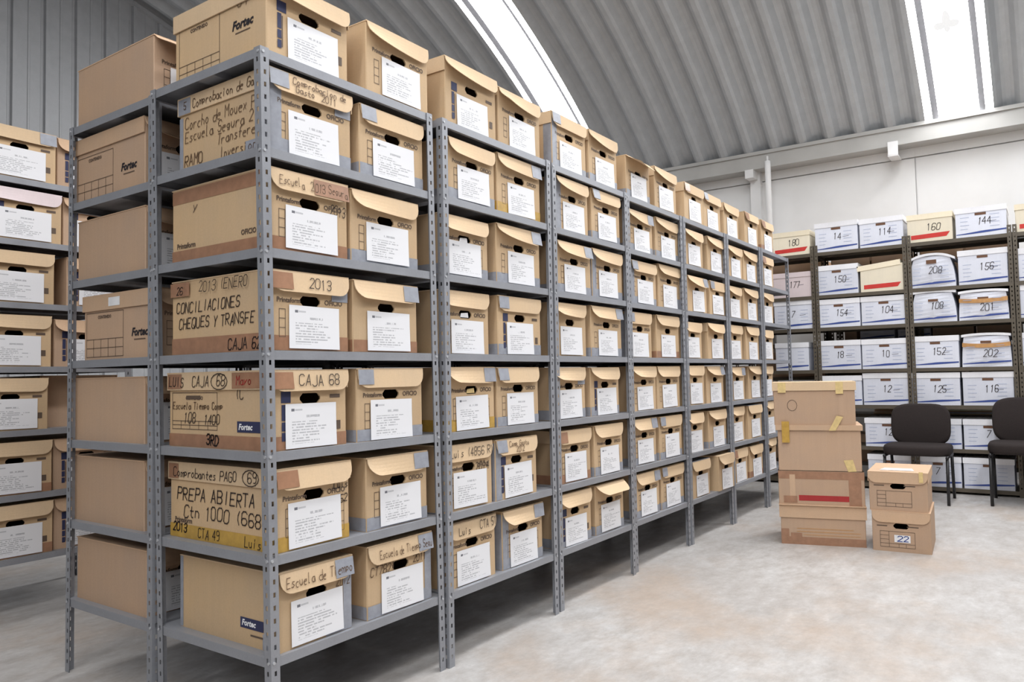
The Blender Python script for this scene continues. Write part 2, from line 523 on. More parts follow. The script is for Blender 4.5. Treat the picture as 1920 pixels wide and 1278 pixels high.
def post_mesh(sx, sy, h, mat, pw=PWD, pitch=0.04):
    """slotted angle, outer corner at the origin, flanges to sx*x and sy*y"""
    mb = MB()
    def q(ax, a0, a1, z0, z1):
        for t_ in (0.0, 0.002):
            if ax == 'x': pts = [(sx * a0, sy * t_, z0), (sx * a1, sy * t_, z0), (sx * a1, sy * t_, z1), (sx * a0, sy * t_, z1)]
            else: pts = [(sx * t_, sy * a0, z0), (sx * t_, sy * a1, z0), (sx * t_, sy * a1, z1), (sx * t_, sy * a0, z1)]
            mb.poly(pts)
    n = int((h - 0.03) / pitch)
    for ax in 'xy':
        c0, c1 = 0.0125, 0.0210
        q(ax, 0, c0, 0, h); q(ax, c1, pw, 0, h)
        z = 0
        for i in range(n):
            za = 0.035 + i * pitch
            q(ax, c0, c1, z, za); z = za + 0.015
        q(ax, c0, c1, z, h)
    return mb.mesh('post', mat)

def shelf_mesh(w, d, mat, lip=0.03):
    mb = MB(); t = 0.0015
    mb.box(0, w, 0, d, -t, 0)
    mb.box(0, w, 0, t, -lip, -t); mb.box(0, w, d - t, d, -lip, -t)
    mb.box(0, t, t, d - t, -lip, -t); mb.box(w - t, w, t, d - t, -lip, -t)
    mb.box(t, w - t, t, 0.014, -lip, -lip + t); mb.box(t, w - t, d - 0.014, d - t, -lip, -lip + t)
    mb.box(t, w - t, d / 2 - 0.045, d / 2 + 0.045, -0.022, -t)
    return mb.mesh('shelf', mat)

mbolt = MB()
mbolt.tube([(0, 0, 0), (0, -0.003, 0)], 0.005, 8)
BOLT = mbolt.mesh('bolt', 'zinc')
mbolt = MB(); mbolt.tube([(0, 0, 0), (-0.003, 0, 0)], 0.005, 8)
BOLT_X = mbolt.mesh('bolt', 'zinc')

def posts_for(mat, h): return {(sx, sy): post_mesh(sx, sy, h, mat) for sx in (1, -1) for sy in (1, -1)}
POST = posts_for('steel', 2.203)
SHELF = shelf_mesh(W_UNIT - 0.006, D - 0.006, 'steel')

def rack(label, x0, y0, lean=0.0, zs=ZSH, posts=POST, shelf=SHELF, w=W_UNIT, d=D, rz=0.0, group=None, bolts=(), bolts_end=False, zref=1.1, name='shelving_unit'):
    t = thing(name, label, 'shelving', (x0, y0, 0), rz, group)
    a = math.atan(lean)
    for ix, sx in ((0, 1), (w, -1)):
        for iy, sy in ((0, 1), (d, -1)):
            link('post', posts[(sx, sy)], t, (ix - lean * zref, iy, 0), (0, a, 0))
    for z in zs:
        link('shelf', shelf, t, (0.003 + lean * (z - zref), 0.003, z))
        for bx in bolts:
            link('bolt', BOLT, t, ((0.010 if bx == 0 else w - 0.010) + lean * (z - zref), 0.0, z - 0.013))
        if bolts_end:
            for by in (0.010, d - 0.010):
                link('bolt', BOLT_X, t, (lean * (z - zref), by, z - 0.013))
    return t

BAYW = ['bay at the near corner', 'second bay from the near corner', 'third bay from the near corner', 'fourth bay from the near corner',
        'fifth bay from the near corner', 'sixth bay from the near corner', 'last bay before the wall']
for b in range(7):
    rack('grey slotted-angle shelving unit in the front row, %s' % BAYW[b], b * P + DX[b] + (0.0075 if b else 0.003), DY[b], LEAN[b],
         group='front row of the grey rack block', bolts=(0, 1) if b < 4 else (), bolts_end=(b == 0))
for b in range(7):
    rack('grey slotted-angle shelving unit in the rear row behind the %s' % BAYW[b].replace(' from the near corner', '').replace(' before the wall', ''),
         b * P + DX[b] + 0.0075, D + GAP + 0.012, 0.001, group='rear row of the grey rack block', bolts_end=(b == 0))
YL = 2.25
XL0 = -0.035
rack('grey slotted-angle shelving unit standing alone across the far aisle', XL0, YL, 0.0)

# ------------------------------------------------------------------ archive boxes
_mesh = {}
def body_mesh(w, d, h, mat, handle=True):
    key = ('b', round(w, 3), round(d, 3), round(h, 3), mat, handle)
    if key in _mesh: return _mesh[key]
    mb = MB(); c = 0.0035
    prof = [(-w / 2 + c, 0), (w / 2 - c, 0), (w / 2, c), (w / 2, d - c), (w / 2 - c, d), (-w / 2 + c, d), (-w / 2, d - c), (-w / 2, c)]
    n = len(prof)
    for i in range(n):
        if i == 0 and handle: continue
        a, b = prof[i], prof[(i + 1) % n]
        mb.poly([(a[0], a[1], 0), (b[0], b[1], 0), (b[0], b[1], h), (a[0], a[1], h)])
    mb.poly([(p[0], p[1], 0) for p in reversed(prof)])
    if handle:
        zc, hw, hh, r = h * 0.645, 0.043, 0.0165, 0.012
        hole = [(-hw, zc - hh + r), (-hw + r, zc - hh), (hw - r, zc - hh), (hw, zc - hh + r), (hw, zc + hh - r), (hw - r, zc + hh), (-hw + r, zc + hh), (-hw, zc + hh - r)]
        x0, x1 = -w / 2 + c, w / 2 - c
        out = [(x0, zc - hh + r), (-hw + r, 0), (hw - r, 0), (x1, zc - hh + r), (x1, zc + hh - r), (hw - r, h), (-hw + r, h), (x0, zc + hh - r)]
        P3 = lambda p, y=0: (p[0], y, p[1])
        for i in (1, 3, 5, 7):
            j = (i + 1) % 8
            mb.poly([P3(out[i]), P3(out[j]), P3(hole[j]), P3(hole[i])])
        for i, cor in ((0, (x0, 0)), (2, (x1, 0)), (4, (x1, h)), (6, (x0, h))):
            mb.poly([P3(out[i]), P3(cor), P3(out[i + 1]), P3(hole[i + 1]), P3(hole[i])])
        for i in range(8):
            j = (i + 1) % 8
            mb.poly([P3(hole[i]), P3(hole[j]), P3(hole[j], 0.006), P3(hole[i], 0.006)])
    _mesh[key] = mb.mesh('body', mat)
    return _mesh[key]

def lid_mesh(w, d, h, mat, cap):
    key = ('l', round(w, 3), round(d, 3), round(h, 3), mat, cap)
    if key in _mesh: return _mesh[key]
    mb = MB(); o = 0.006 if cap else 0.0015
    mb.box(-w / 2 - o, w / 2 + o, -0.004, d + o, h, h + 0.004)
    if cap:
        sk = 0.058
        mb.box(-w / 2 - o, -w / 2 - o + 0.004, -0.002, d + o, h - sk, h)
        mb.box(w / 2 + o - 0.004, w / 2 + o, -0.002, d + o, h - sk, h)
        mb.box(-w / 2 - o + 0.004, w / 2 + o - 0.004, d + o - 0.004, d + o, h - sk, h)
    _mesh[key] = mb.mesh('lid', mat)
    return _mesh[key]

def flap_mesh(w, fh, mat, tilt, style, curl=0.0):
    key = ('f', round(w, 3), round(fh, 3), mat, round(tilt, 3), style, curl)
    if key in _mesh: return _mesh[key]
    mb = MB(); r = 0.046 if style == 'round' else 0.008
    s, c = math.sin(tilt), math.cos(tilt)
    cols_ = sorted(set([r * (1 - math.cos(math.pi / 2 * i / 5)) for i in range(6)] + [r + (w - 2 * r) * i / 6 for i in range(7)] + [w - r * (1 - math.cos(math.pi / 2 * i / 5)) for i in range(6)]))
    def low(a):           # lower edge of the flap, rounded at both corners
        e = min(a, w - a)
        return -fh if e >= r else -fh + r - math.sqrt(max(r * r - (r - e) ** 2, 0))
    nr = 5
    def pt(a, b, t):
        q = b / fh
        g = curl * (1 - a / w) ** 2 * q * q
        return (a - w / 2, b * s - 0.012 * s * q * q - t * c - g, b * c + 0.25 * g)
    grid = [[[pt(a, low(a) * k_ / nr, t) for k_ in range(nr + 1)] for a in cols_] for t in (0.0, 0.0035)]
    for side in (0, 1):
        for i in range(len(cols_) - 1):
            for k_ in range(nr):
                q_ = [grid[side][i][k_], grid[side][i + 1][k_], grid[side][i + 1][k_ + 1], grid[side][i][k_ + 1]]
                mb.poly(q_ if side == 0 else q_[::-1])
    for i in range(len(cols_) - 1):
        mb.poly([grid[0][i][nr], grid[0][i + 1][nr], grid[1][i + 1][nr], grid[1][i][nr]])
    for e in (0, -1):
        for k_ in range(nr):
            mb.poly([grid[0][e][k_], grid[0][e][k_ + 1], grid[1][e][k_ + 1], grid[1][e][k_]])
    _mesh[key] = mb.mesh('lid_flap', mat)
    return _mesh[key]

FH = 0.066
def sheet(face, a0, b0, w, h, rot, parent, off=0.0032, curl=0.004, mat='sheet'):
    mb = MB(); n = 3
    ca, sa = math.cos(rot), math.sin(rot)
    def pt(u, v):
        x, y = (u - 0.5) * w, (v - 0.5) * h
        o_ = off + curl * (1 - v) ** 2 * (0.4 + 0.6 * u)
        return face.pt(a0 + w / 2 + x * ca - y * sa, b0 + h / 2 + x * sa + y * ca, o_)
    for i in range(n):
        v0, v1 = i / n, (i + 1) / n
        mb.poly([pt(0, v0), pt(1, v0), pt(1, v1), pt(0, v1)], [(0, v0), (1, v0), (1, v1), (0, v1)])
    return link('label_sheet', mb.mesh('label_sheet', mat), parent)

def archive_box(label, loc, w=0.335, d=0.52, h=0.266, rz=0.0, spec='', style='P', lid='f', mats=('kraft', 'kraft_lid'), group=None,
                handle=True, with_sheet=True, tilt=None, curl=None, rnd=None, fine=True, sheet_at=None, name='archive_box', front='round'):
    """file box with its front (handle, flap, label sheet) facing local -y"""
    rnd = rnd or random.Random(label)
    t = thing(name, label, 'box', loc, rz, group)
    hb = h - 0.004
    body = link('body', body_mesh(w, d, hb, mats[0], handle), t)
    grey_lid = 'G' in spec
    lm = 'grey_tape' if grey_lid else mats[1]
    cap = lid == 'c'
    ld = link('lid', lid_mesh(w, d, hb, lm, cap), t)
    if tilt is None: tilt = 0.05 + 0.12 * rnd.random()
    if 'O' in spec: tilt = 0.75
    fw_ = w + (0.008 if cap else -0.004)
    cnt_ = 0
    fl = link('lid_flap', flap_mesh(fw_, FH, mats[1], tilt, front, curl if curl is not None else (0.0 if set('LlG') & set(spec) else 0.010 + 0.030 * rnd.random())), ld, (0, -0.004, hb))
    F = Face((-w / 2, 0, 0), (1, 0, 0), (0, -1, 0), wid=w, hei=hb)
    L = Face((-w / 2, d, 0), (0, -1, 0), (-1, 0, 0), wid=d, hei=hb)
    s, c = math.sin(tilt), math.cos(tilt)
    PF = Face((-fw_ / 2, -0.008 - FH * s * 1.18, hb - FH * c), (1, 0, 0), (0, -c, -s * 1.0), (0, s * 1.18, c), wid=fw_, hei=FH)
    Q = Face((-w / 2 - 0.006, d, hb - 0.058), (0, -1, 0), (-1, 0, 0), wid=d, hei=0.06)
    cnt = [0]
    def tp(f, a0, a1, b0, b1, mt, off=0.0008):
        cnt[0] += 1
        return flat('tape', f, [rect(a0, a1, b0, b1)], mt, t, off + 0.00025 * cnt[0])
    for ch in spec:
        if ch in 'Bby':
            mt = {'B': 'grey_tape', 'b': 'brown_tape', 'y': 'yellow_tape'}[ch]
            hh = 0.043 + 0.008 * rnd.random()
            cnt[0] += 1; oo = 0.0008 + 0.00025 * cnt[0]
            mb = MB(); mb.poly([F.pt(0.002, 0.002, oo), F.pt(w - 0.002, 0.002, oo), F.pt(w - 0.002, hh, oo), F.pt(0.002, hh, oo)])
            e = 0.12 if ch == 'B' else d
            mb.poly([L.pt(d - e, 0.002, oo), L.pt(d - 0.002, 0.002, oo), L.pt(d - 0.002, hh, oo), L.pt(d - e, hh, oo)])
            link('tape', mb.mesh('tape', mt), t)
        elif ch == 'L': tp(PF, 0.0, 0.075, 0.012, FH, 'grey_tape', 0.0012)
        elif ch == 'R': tp(PF, w - 0.085, w - 0.004, 0.006, FH, 'grey_tape', 0.0012)
        elif ch == 'l': tp(PF, 0.0, 0.085, 0.008, FH - 0.004, 'brown_tape', 0.0012)
        elif ch == 'r': tp(PF, w * 0.52, w - 0.006, 0.006, FH - 0.006, 'brown_tape', 0.0012)
        elif ch == 'V':
            cnt[0] += 1; oo = 0.0008 + 0.00025 * cnt[0]
            mb = MB(); z1 = hb - 0.01
            mb.poly([F.pt(0.003, 0.002, oo), F.pt(0.048, 0.002, oo), F.pt(0.048, z1, oo), F.pt(0.003, z1, oo)])
            mb.poly([L.pt(d - 0.05, 0.002, oo), L.pt(d - 0.003, 0.002, oo), L.pt(d - 0.003, z1, oo), L.pt(d - 0.05, z1, oo)])
            link('tape', mb.mesh('tape', 'grey_tape'), t)
        elif ch == 'W': tp(F, w - 0.04, w - 0.003, 0.002, hb - 0.06, 'grey_tape', 0.001)
        elif ch == 'K': tp(F, w * 0.62, w - 0.003, 0.002, 0.07, 'grey_tape', 0.001)
        elif ch == 'U': tp(F, w - 0.075, w - 0.003, hb - 0.085, hb - 0.045, 'grey_tape', 0.001)
    k_ = w / 0.335
    if style == 'P' and fine:
        typeset('printed_logo', F, 'Printaform', 0.030 * k_, hb * 0.645 - 0.008, 0.022, 'print', t, 0, 0.0006)
        typeset('printed_logo', F, 'OFICIO', 0.228 * k_, hb * 0.645 - 0.008, 0.024, 'print', t, 0, 0.0006)
        flat('printed_form', F, frame(0.040, 0.064, 0.045, 0.135, 0.002, hs=[(0.075, 0.040, 0.064), (0.105, 0.040, 0.064)]) + frame(0.262, 0.285, 0.03, 0.13, 0.0016, hs=[(0.06, 0.262, 0.285), (0.095, 0.262, 0.285)]), 'print', t)
    elif style == 'F' and fine:
        flat('printed_logo', F, [rect(0.040, 0.078, 0.152, 0.188), rect(0.042, 0.058, 0.095, 0.146), rect(0.042, 0.058, 0.062, 0.090), rect(0.042, 0.058, 0.03, 0.057)], 'navy', t)
        flat('printed_form', F, [rect(0.060, 0.064, 0.035, 0.14), rect(w - 0.05, w - 0.028, 0.055, 0.085), rect(w - 0.075, w - 0.03, 0.163, 0.175)], 'print', t)
    if with_sheet:
        if sheet_at: a0, b0, sw, sh, ro = sheet_at
        else:
            sw, sh = 0.212 + 0.012 * rnd.random(), 0.140 + 0.006 * rnd.random()
            a0 = w / 2 - sw / 2 + 0.008 + 0.018 * (rnd.random() - 0.5)
            b0 = 0.002 + 0.008 * rnd.random()
            ro = R(1.6 * (rnd.random() - 0.5))
        sheet(F, a0, b0, sw, sh, ro, t)
    return t, F, L, PF, Q

# measured front-row boxes: bay, shelf (1 lowest), slot, x0, x1, height, print, lid, tape marks
FR = '''0 7 0 0.016 0.363 0.259 F c -
0 7 1 0.455 0.795 0.269 P f -
0 6 0 0.024 0.374 0.271 P c LVBU
0 6 1 0.416 0.759 0.262 P f BL
0 5 0 0.020 0.354 0.266 P f br
0 5 1 0.370 0.721 0.261 P f B
0 4 0 0.019 0.353 0.261 P f blU
0 4 1 0.376 0.711 0.259 N f bR
0 3 0 0.024 0.341 0.259 F c bl
0 3 1 0.389 0.735 0.262 P f BL
0 2 0 0.040 0.350 0.265 P c yl
0 2 1 0.431 0.756 0.262 P f BR
0 1 0 0.048 0.358 0.250 N f RWK
0 1 1 0.431 0.774 0.259 N f RWB
1 7 0 0.901 1.256 0.285 F c -
1 7 1 1.276 1.620 0.267 P f -
1 6 0 0.900 1.225 0.259 P f B
1 6 1 1.250 1.605 0.273 P f yR
1 5 0 0.851 1.176 0.254 P f B
1 5 1 1.239 1.594 0.270 P f BR
1 4 0 0.848 1.173 0.263 P f -
1 4 1 1.237 1.586 0.267 F f BL
1 3 0 0.878 1.201 0.266 P f yR
1 3 1 1.217 1.550 0.264 P f BL
1 2 0 0.848 1.173 0.269 P f -
1 2 1 1.193 1.518 0.266 F f VL
1 1 0 0.870 1.195 0.264 P f -
1 1 1 1.246 1.571 0.258 P f VBR
2 7 0 1.743 2.086 0.285 P c VBL
2 7 1 2.115 2.441 0.285 P c B
2 6 0 1.756 2.081 0.273 P f V
2 6 1 2.128 2.457 0.279 P f BL
2 5 0 1.756 2.101 0.263 P f BR
2 5 1 2.118 2.472 0.267 P f VB
2 4 0 1.719 2.044 0.271 N f -
2 4 1 2.096 2.451 0.277 P f BR
2 3 0 1.692 2.017 0.263 P f BU
2 3 1 2.080 2.405 0.262 F f B
2 2 0 1.733 2.058 0.266 P c lb
2 2 1 2.093 2.418 0.271 P f B
2 1 0 1.718 2.043 0.263 F f B
2 1 1 2.095 2.420 0.264 P f OyB
3 7 0 2.577 2.902 0.250 P f OB
3 7 1 2.982 3.322 0.270 P c -
3 6 0 2.599 2.944 0.250 P f BR
3 6 1 2.992 3.347 0.260 P f B
3 5 0 2.623 2.978 0.264 P f VBL
3 5 1 3.011 3.360 0.281 P f K
3 4 0 2.552 2.877 0.271 P f VL
3 4 1 2.956 3.311 0.274 N f b
3 3 0 2.598 2.935 0.268 P f -
3 3 1 2.951 3.306 0.268 P f -
3 2 0 2.580 2.905 0.274 P f BR
3 2 1 2.953 3.300 0.271 P f BL
3 1 0 2.607 2.932 0.262 P f BR
3 1 1 2.972 3.327 0.264 P f BL
4 7 0 3.451 3.797 0.259 P c l
4 7 1 3.828 4.181 0.264 P f L
4 6 0 3.445 3.770 0.251 P f -
4 6 1 3.877 4.197 0.259 P c -
4 5 0 3.460 3.815 0.250 P f R
4 5 1 3.877 4.197 0.250 P f L
4 4 0 3.377 3.695 0.250 P f -
4 4 1 3.819 4.144 0.260 N c -
4 3 0 3.394 3.719 0.271 P f -
4 3 1 3.791 4.132 0.267 P f R
4 2 0 3.375 3.672 0.266 P f -
4 2 1 3.795 4.150 0.267 P f B
4 1 0 3.442 3.769 0.251 P f G
4 1 1 3.874 4.194 0.250 P f -
5 7 0 4.225 4.557 0.250 P c -
5 7 1 4.714 5.065 0.263 P f l
5 6 0 4.290 4.642 0.250 P f -
5 6 1 4.668 5.023 0.251 P f -
5 5 0 4.271 4.596 0.250 P f -
5 5 1 4.648 5.003 0.259 P f -
5 4 0 4.250 4.575 0.267 P f -
5 4 1 4.667 4.992 0.269 P f -
5 3 0 4.283 4.608 0.258 P f R
5 3 1 4.715 5.039 0.266 P f -
5 2 0 4.250 4.575 0.270 P f -
5 2 1 4.641 4.989 0.271 P f G
5 1 0 4.269 4.609 0.254 P f l
5 1 1 4.649 4.983 0.250 N f b
6 7 0 5.151 5.494 0.263 N f bl
6 6 0 5.115 5.440 0.258 N f l
6 5 0 5.092 5.417 0.258 P f -
6 4 0 5.064 5.364 0.258 P f -
6 3 0 5.063 5.363 0.266 N f b
6 2 0 5.063 5.363 0.285 P f -
6 1 0 5.062 5.362 0.280 P f V'''
LEVEL = {7: 'top shelf', 6: 'second shelf down', 5: 'third shelf down', 4: 'fourth shelf down', 3: 'fifth shelf down', 2: 'sixth shelf down', 1: 'lowest shelf'}
BAYN = ['near corner bay', 'second bay from corner', 'third bay from corner', 'fourth bay from corner', 'fifth bay from corner', 'sixth bay from corner', 'last bay before the wall']
def look(spec):
    if 'O' in spec: return 'open-flapped kraft box'
    if 'G' in spec: return 'kraft box with grey-taped lid'
    if 'y' in spec: return 'kraft box with yellowed tape'
    if 'b' in spec or 'l' in spec: return 'kraft box with brown tape'
    if set('BVWLRK') & set(spec): return 'kraft box with grey tape'
    return 'plain kraft box'
CORNER = {
 (7, 0): 'large kraft box on top of the near corner post, form printed on its side',
 (7, 1): 'kraft box on the top shelf, second from the near corner post',
 (6, 0): 'kraft box with handwriting all over its side, second shelf down at the corner post',
 (6, 1): 'grey-taped kraft box, second shelf down, beside the box covered in handwriting',
 (5, 0): 'kraft box with brown tape round its base, third shelf down at the corner post',
 (5, 1): 'kraft box with grey base tape, third shelf down, second from the corner post',
 (4, 0): 'kraft box lettered 2013 and CONCILIACIONES, fourth shelf down at the corner post',
 (4, 1): 'kraft box with brown base tape, fourth shelf down, beside the one lettered 2013',
 (3, 0): 'kraft box lettered CAJA 68 on its lid, fifth shelf down at the corner',
 (3, 1): 'kraft box with grey base tape, fifth shelf down, beside the CAJA 68 box',
 (2, 0): 'kraft box lettered PREPA ABIERTA on its side, sixth shelf down at the corner',
 (2, 1): 'kraft box with grey-taped lid end, sixth shelf down, beside the PREPA ABIERTA box',
 (1, 0): 'kraft box lettered Escuela de Tiempo with dark logo on its side, lowest corner shelf',
 (1, 1): 'kraft box with lettered flap sticking out, lowest shelf, second from the corner post',
}
front = {}
for r_ in FR.split('\n'):
    q_ = r_.split()
    b, s, kx = int(q_[0]), int(q_[1]), int(q_[2])
    x0, x1, h = float(q_[3]), float(q_[4]), float(q_[5])
    st_, lid_ = q_[6], q_[7]
    sp_ = q_[8] if len(q_) > 8 else ''
    if b == 0: lab = CORNER[(s, kx)]
    elif b == 6: lab = '%s, %s, %s' % (look(sp_), LEVEL[s], BAYN[6])
    else: lab = '%s, %s, %s, %s of pair' % (look(sp_), LEVEL[s], BAYN[b], 'nearer' if kx == 0 else 'farther')
    rz_ = 0.0
    rr = random.Random(b * 100 + s * 10 + kx)
    yb = DY[b] + 0.018 + (0.012 * rr.random() if b > 0 else 0.002)
    if (b, s, kx) == (4, 1, 1): rz_ = 0.0; yb -= 0.03
    dd = 0.50
    if b == 0 and kx == 0: dd = {7: .515, 6: .50, 5: .54, 4: .54, 3: .565, 2: .585, 1: .535}[s]
    mats = ('kraft', 'kraft_lid')
    front[(b, s, kx)] = archive_box(lab, ((x0 + x1) / 2, yb, ZSH[s - 1]), x1 - x0, dd, h, rz_, sp_.replace('-', ''), st_, lid_, mats,
                                    'kraft boxes facing the aisle', fine=(b < 4), curl=0.0 if (b, s, kx) in ((0, 6, 0), (0, 5, 0), (0, 4, 0), (0, 3, 0), (0, 1, 0), (0, 1, 1), (1, 2, 0), (1, 1, 0), (1, 2, 1)) else None, front='square' if (b, s, kx) in ((0, 2, 0), (0, 1, 0), (1, 3, 1), (1, 2, 0), (0, 3, 1)) and False else 'round', rnd=rr)

# ---- lettering on the near corner boxes
def ink(face, items, parent, mat='ink', off=0.0022, name='handwriting'):
    polys = []
    for it in items:
        pl = writing(*it[:4], **(it[4] if len(it) > 4 else {}))
        mx = max(x for q in pl for x, y in q)
        if mx > face.w - 0.008:
            kx = (face.w - 0.008 - it[1]) / (mx - it[1])
            pl = [[(it[1] + (x - it[1]) * kx, y) for x, y in q] for q in pl]
        polys += pl
    flat(name, face, polys, mat, parent, off)
def oval(cx, cy, rx, ry, w=0.003):
    pts = [(cx + rx * math.cos(t), cy + ry * math.sin(t)) for t in [2 * math.pi * i / 14 for i in range(15)]]
    return [seg(a, b, w) for a, b in zip(pts, pts[1:])]
def side_form(face, t, u0, u1, z0, z1, grid=0.05):
    w_ = u1 - u0
    cols = [(u0 + w_ * i / 5, z0, z0 + grid) for i in range(1, 5)]
    flat('printed_form', face, frame(u0, u1, z0, z1, 0.0022, vs_=cols, hs=[(z0 + grid / 2, u0, u1), (z0 + grid, u0, u1)]), 'print', t)
    typeset('printed_text', face, 'CONTENIDO', (u0 + u1) / 2, z1 - 0.024, 0.017, 'print', t, 0, 0.0006, center=True)
def side_logo(face, t, a, b, size=0.036, mat='black_print'):
    typeset('printed_logo', face, 'Fortec', a, b, size, mat, t, 0.25, 0.0016)
    flat('printed_text', face, [seg((a + 0.02, b - 0.014), (a + size * 2.3, b - 0.014), 0.004)], 'print', t)
def navy_logo(face, t, a, b, w=0.105, h=0.032):
    flat('printed_logo', face, [rect(a, a + w, b, b + h)], 'navy', t, 0.0014)
    typeset('printed_text', face, 'Fortec', a + 0.008, b + 0.009, 0.027, 'paper', t, 0.2, 0.001, off=0.002)

def row(n): return front[(0, n, 0)]
t, F, L, PF, Q = row(7)
side_form(L, t, 0.025, 0.265, 0.012, 0.200, 0.055)
side_logo(L, t, 0.335, 0.115, 0.042)
ink(L, [('64', 0.365, 0.185, 0.042)], t, 'faded_ink')
t, F, L, PF, Q = row(6)
flat('tape', Q, [rect(0, 0.075, 0.0, 0.056)], 'grey_tape', t, 0.001)
flat('tape', L, [rect(0, 0.022, 0.002, 0.2)], 'grey_tape', t, 0.001)
ink(Q, [('5', 0.035, 0.016, 0.026), ('Comprobacion de Gasto', 0.09, 0.014, 0.031)], t, 'faded_ink')
ink(L, [('Corcho de Mouex PE2', 0.035, 0.153, 0.040), ('Escuela Segura 2', 0.035, 0.108, 0.038), ('Transferenc', 0.225, 0.068, 0.036), ('RAMO', 0.03, 0.022, 0.038, dict(w=0.0034)), ('Inversion', 0.24, 0.018, 0.034)], t, 'faded_ink')
ink(PF, [('Comprobacion de', 0.09, 0.036, 0.024), ('Gasto  2011', 0.10, 0.008, 0.025)], t, 'faded_ink')
t, F, L, PF, Q = row(5)
flat('tape', L, [rect(0.002, 0.53, 0.212, 0.258)], 'brown_tape', t, 0.001)
typeset('printed_logo', L, 'Printaform', 0.03, 0.052, 0.026, 'print', t, 0, 0.0008)
typeset('printed_logo', L, 'OFICIO', 0.40, 0.060, 0.024, 'print', t, 0, 0.0008)
ink(L, [('y', 0.13, 0.17, 0.05)], t, 'print')
ink(F, [('2013', 0.255, 0.148, 0.034)], t)
ink(PF, [('Escuela  2013 Segura', 0.03, 0.018, 0.03, dict(wob=2.0))], t, 'faded_ink')
t, F, L, PF, Q = row(4)
flat('tape', Q, [rect(0.0, 0.115, 0.006, 0.054)], 'brown_tape', t, 0.001)
ink(Q, [('26', 0.04, 0.014, 0.026), ('2013 (ENERO', 0.175, 0.014, 0.035)], t)
ink(L, [('CONCILIACIONES', 0.03, 0.148, 0.036, dict(w=0.0034)), ('CHEQUES Y TRANSFE', 0.045, 0.092, 0.036, dict(w=0.0034)), ('CAJA 62', 0.33, 0.010, 0.036, dict(w=0.004))], t)
flat('tape', L, [rect(0.002, 0.53, 0.002, 0.058)], 'brown_tape', t, 0.0012)
ink(PF, [('2013', 0.15, 0.016, 0.034)], t)
t, F, L, PF, Q = row(3)
flat('tape', Q, [rect(0.0, 0.085, 0.004, 0.056), rect(0.375, 0.56, 0.004, 0.056)], 'brown_tape', t, 0.001)
ink(Q, [('LUIS', 0.01, 0.012, 0.032), ('CAJA  68', 0.15, 0.012, 0.036)], t)
flat('handwriting', Q, oval(0.305, 0.028, 0.045, 0.027), 'ink', t, 0.0022)
ink(Q, [('Mayo', 0.40, 0.016, 0.03)], t, 'dull_red')
side_form(L, t, 0.02, 0.285, 0.062, 0.188, 0.028)
flat('printed_text', L, [rect(0.105, 0.19, 0.166, 0.178)], 'print', t, 0.0015)
ink(L, [('Escuela Tiempo Comp', 0.025, 0.132, 0.024)], t, 'faded_ink')
ink(L, [('108', 0.09, 0.082, 0.036), ('1400', 0.21, 0.082, 0.032), ('3RD', 0.225, 0.012, 0.034, dict(w=0.0052)), ('(C', 0.385, 0.165, 0.038)], t)
navy_logo(L, t, 0.395, 0.058, 0.12, 0.036)
ink(PF, [('CAJA 68', 0.105, 0.016, 0.036)], t)
t, F, L, PF, Q = row(2)
flat('tape', Q, [rect(0.0, 0.06, 0.004, 0.056)], 'brown_tape', t, 0.001)
ink(Q, [('Comprobantes PAGO', 0.03, 0.012, 0.032), ('69', 0.455, 0.012, 0.034)], t)
flat('handwriting', Q, oval(0.47, 0.028, 0.042, 0.026), 'ink', t, 0.0022)
ink(L, [('PREPA ABIERTA (A', 0.045, 0.135, 0.042, dict(w=0.0042, space=1.1)), ('Ctn 1000 (6688)', 0.085, 0.075, 0.044, dict(w=0.004, space=1.15)), ('2013', 0.02, 0.022, 0.03, dict(w=0.0046)), ('CTA 49', 0.17, 0.010, 0.032), ('Luis', 0.43, 0.008, 0.034)], t)
typeset('printed_logo', L, 'Printaform', 0.03, 0.055, 0.024, 'print', t, 0, 0.0008)
ink(F, [('Luis', 0.24, 0.175, 0.026), ('6952', 0.235, 0.125, 0.026)], t)
t, F, L, PF, Q = row(1)
flat('tape', L, [rect(0, 0.018, 0.002, 0.25)], 'grey_tape', t, 0.001)
flat('tape', L, [rect(0.46, 0.53, 0.002, 0.05)], 'grey_tape', t, 0.001)
navy_logo(L, t, 0.345, 0.055, 0.12, 0.034)
flat('printed_text', L, [seg((0.40, 0.036), (0.46, 0.036), 0.006)], 'print', t)
ink(PF, [('Escuela de Tiempo', 0.02, 0.018, 0.032)], t, 'faded_ink')
ink(F, [('2012', 0.24, 0.155, 0.03)], t, 'faded_ink')
t, F, L, PF, Q = front[(0, 1, 1)]
ink(PF, [('Escuela de Tiempo Segu', 0.05, 0.018, 0.029)], t, 'faded_ink')
ink(F, [('CT7821', 0.015, 0.150, 0.030), ('2011', 0.24, 0.158, 0.026)], t, 'faded_ink')
t, F, L, PF, Q = front[(1, 2, 0)]
ink(PF, [('Luis (4856 R)', 0.03, 0.018, 0.034)], t)
ink(F, [('2014', 0.21, 0.150, 0.034)], t)
t, F, L, PF, Q = front[(1, 2, 1)]
ink(PF, [('Comp Gasto', 0.09, 0.034, 0.024), ('2012', 0.14, 0.008, 0.024)], t, 'faded_ink')
t, F, L, PF, Q = front[(1, 1, 0)]
ink(PF, [('Luis', 0.06, 0.016, 0.03), ('CTA 51', 0.20, 0.022, 0.034)], t)
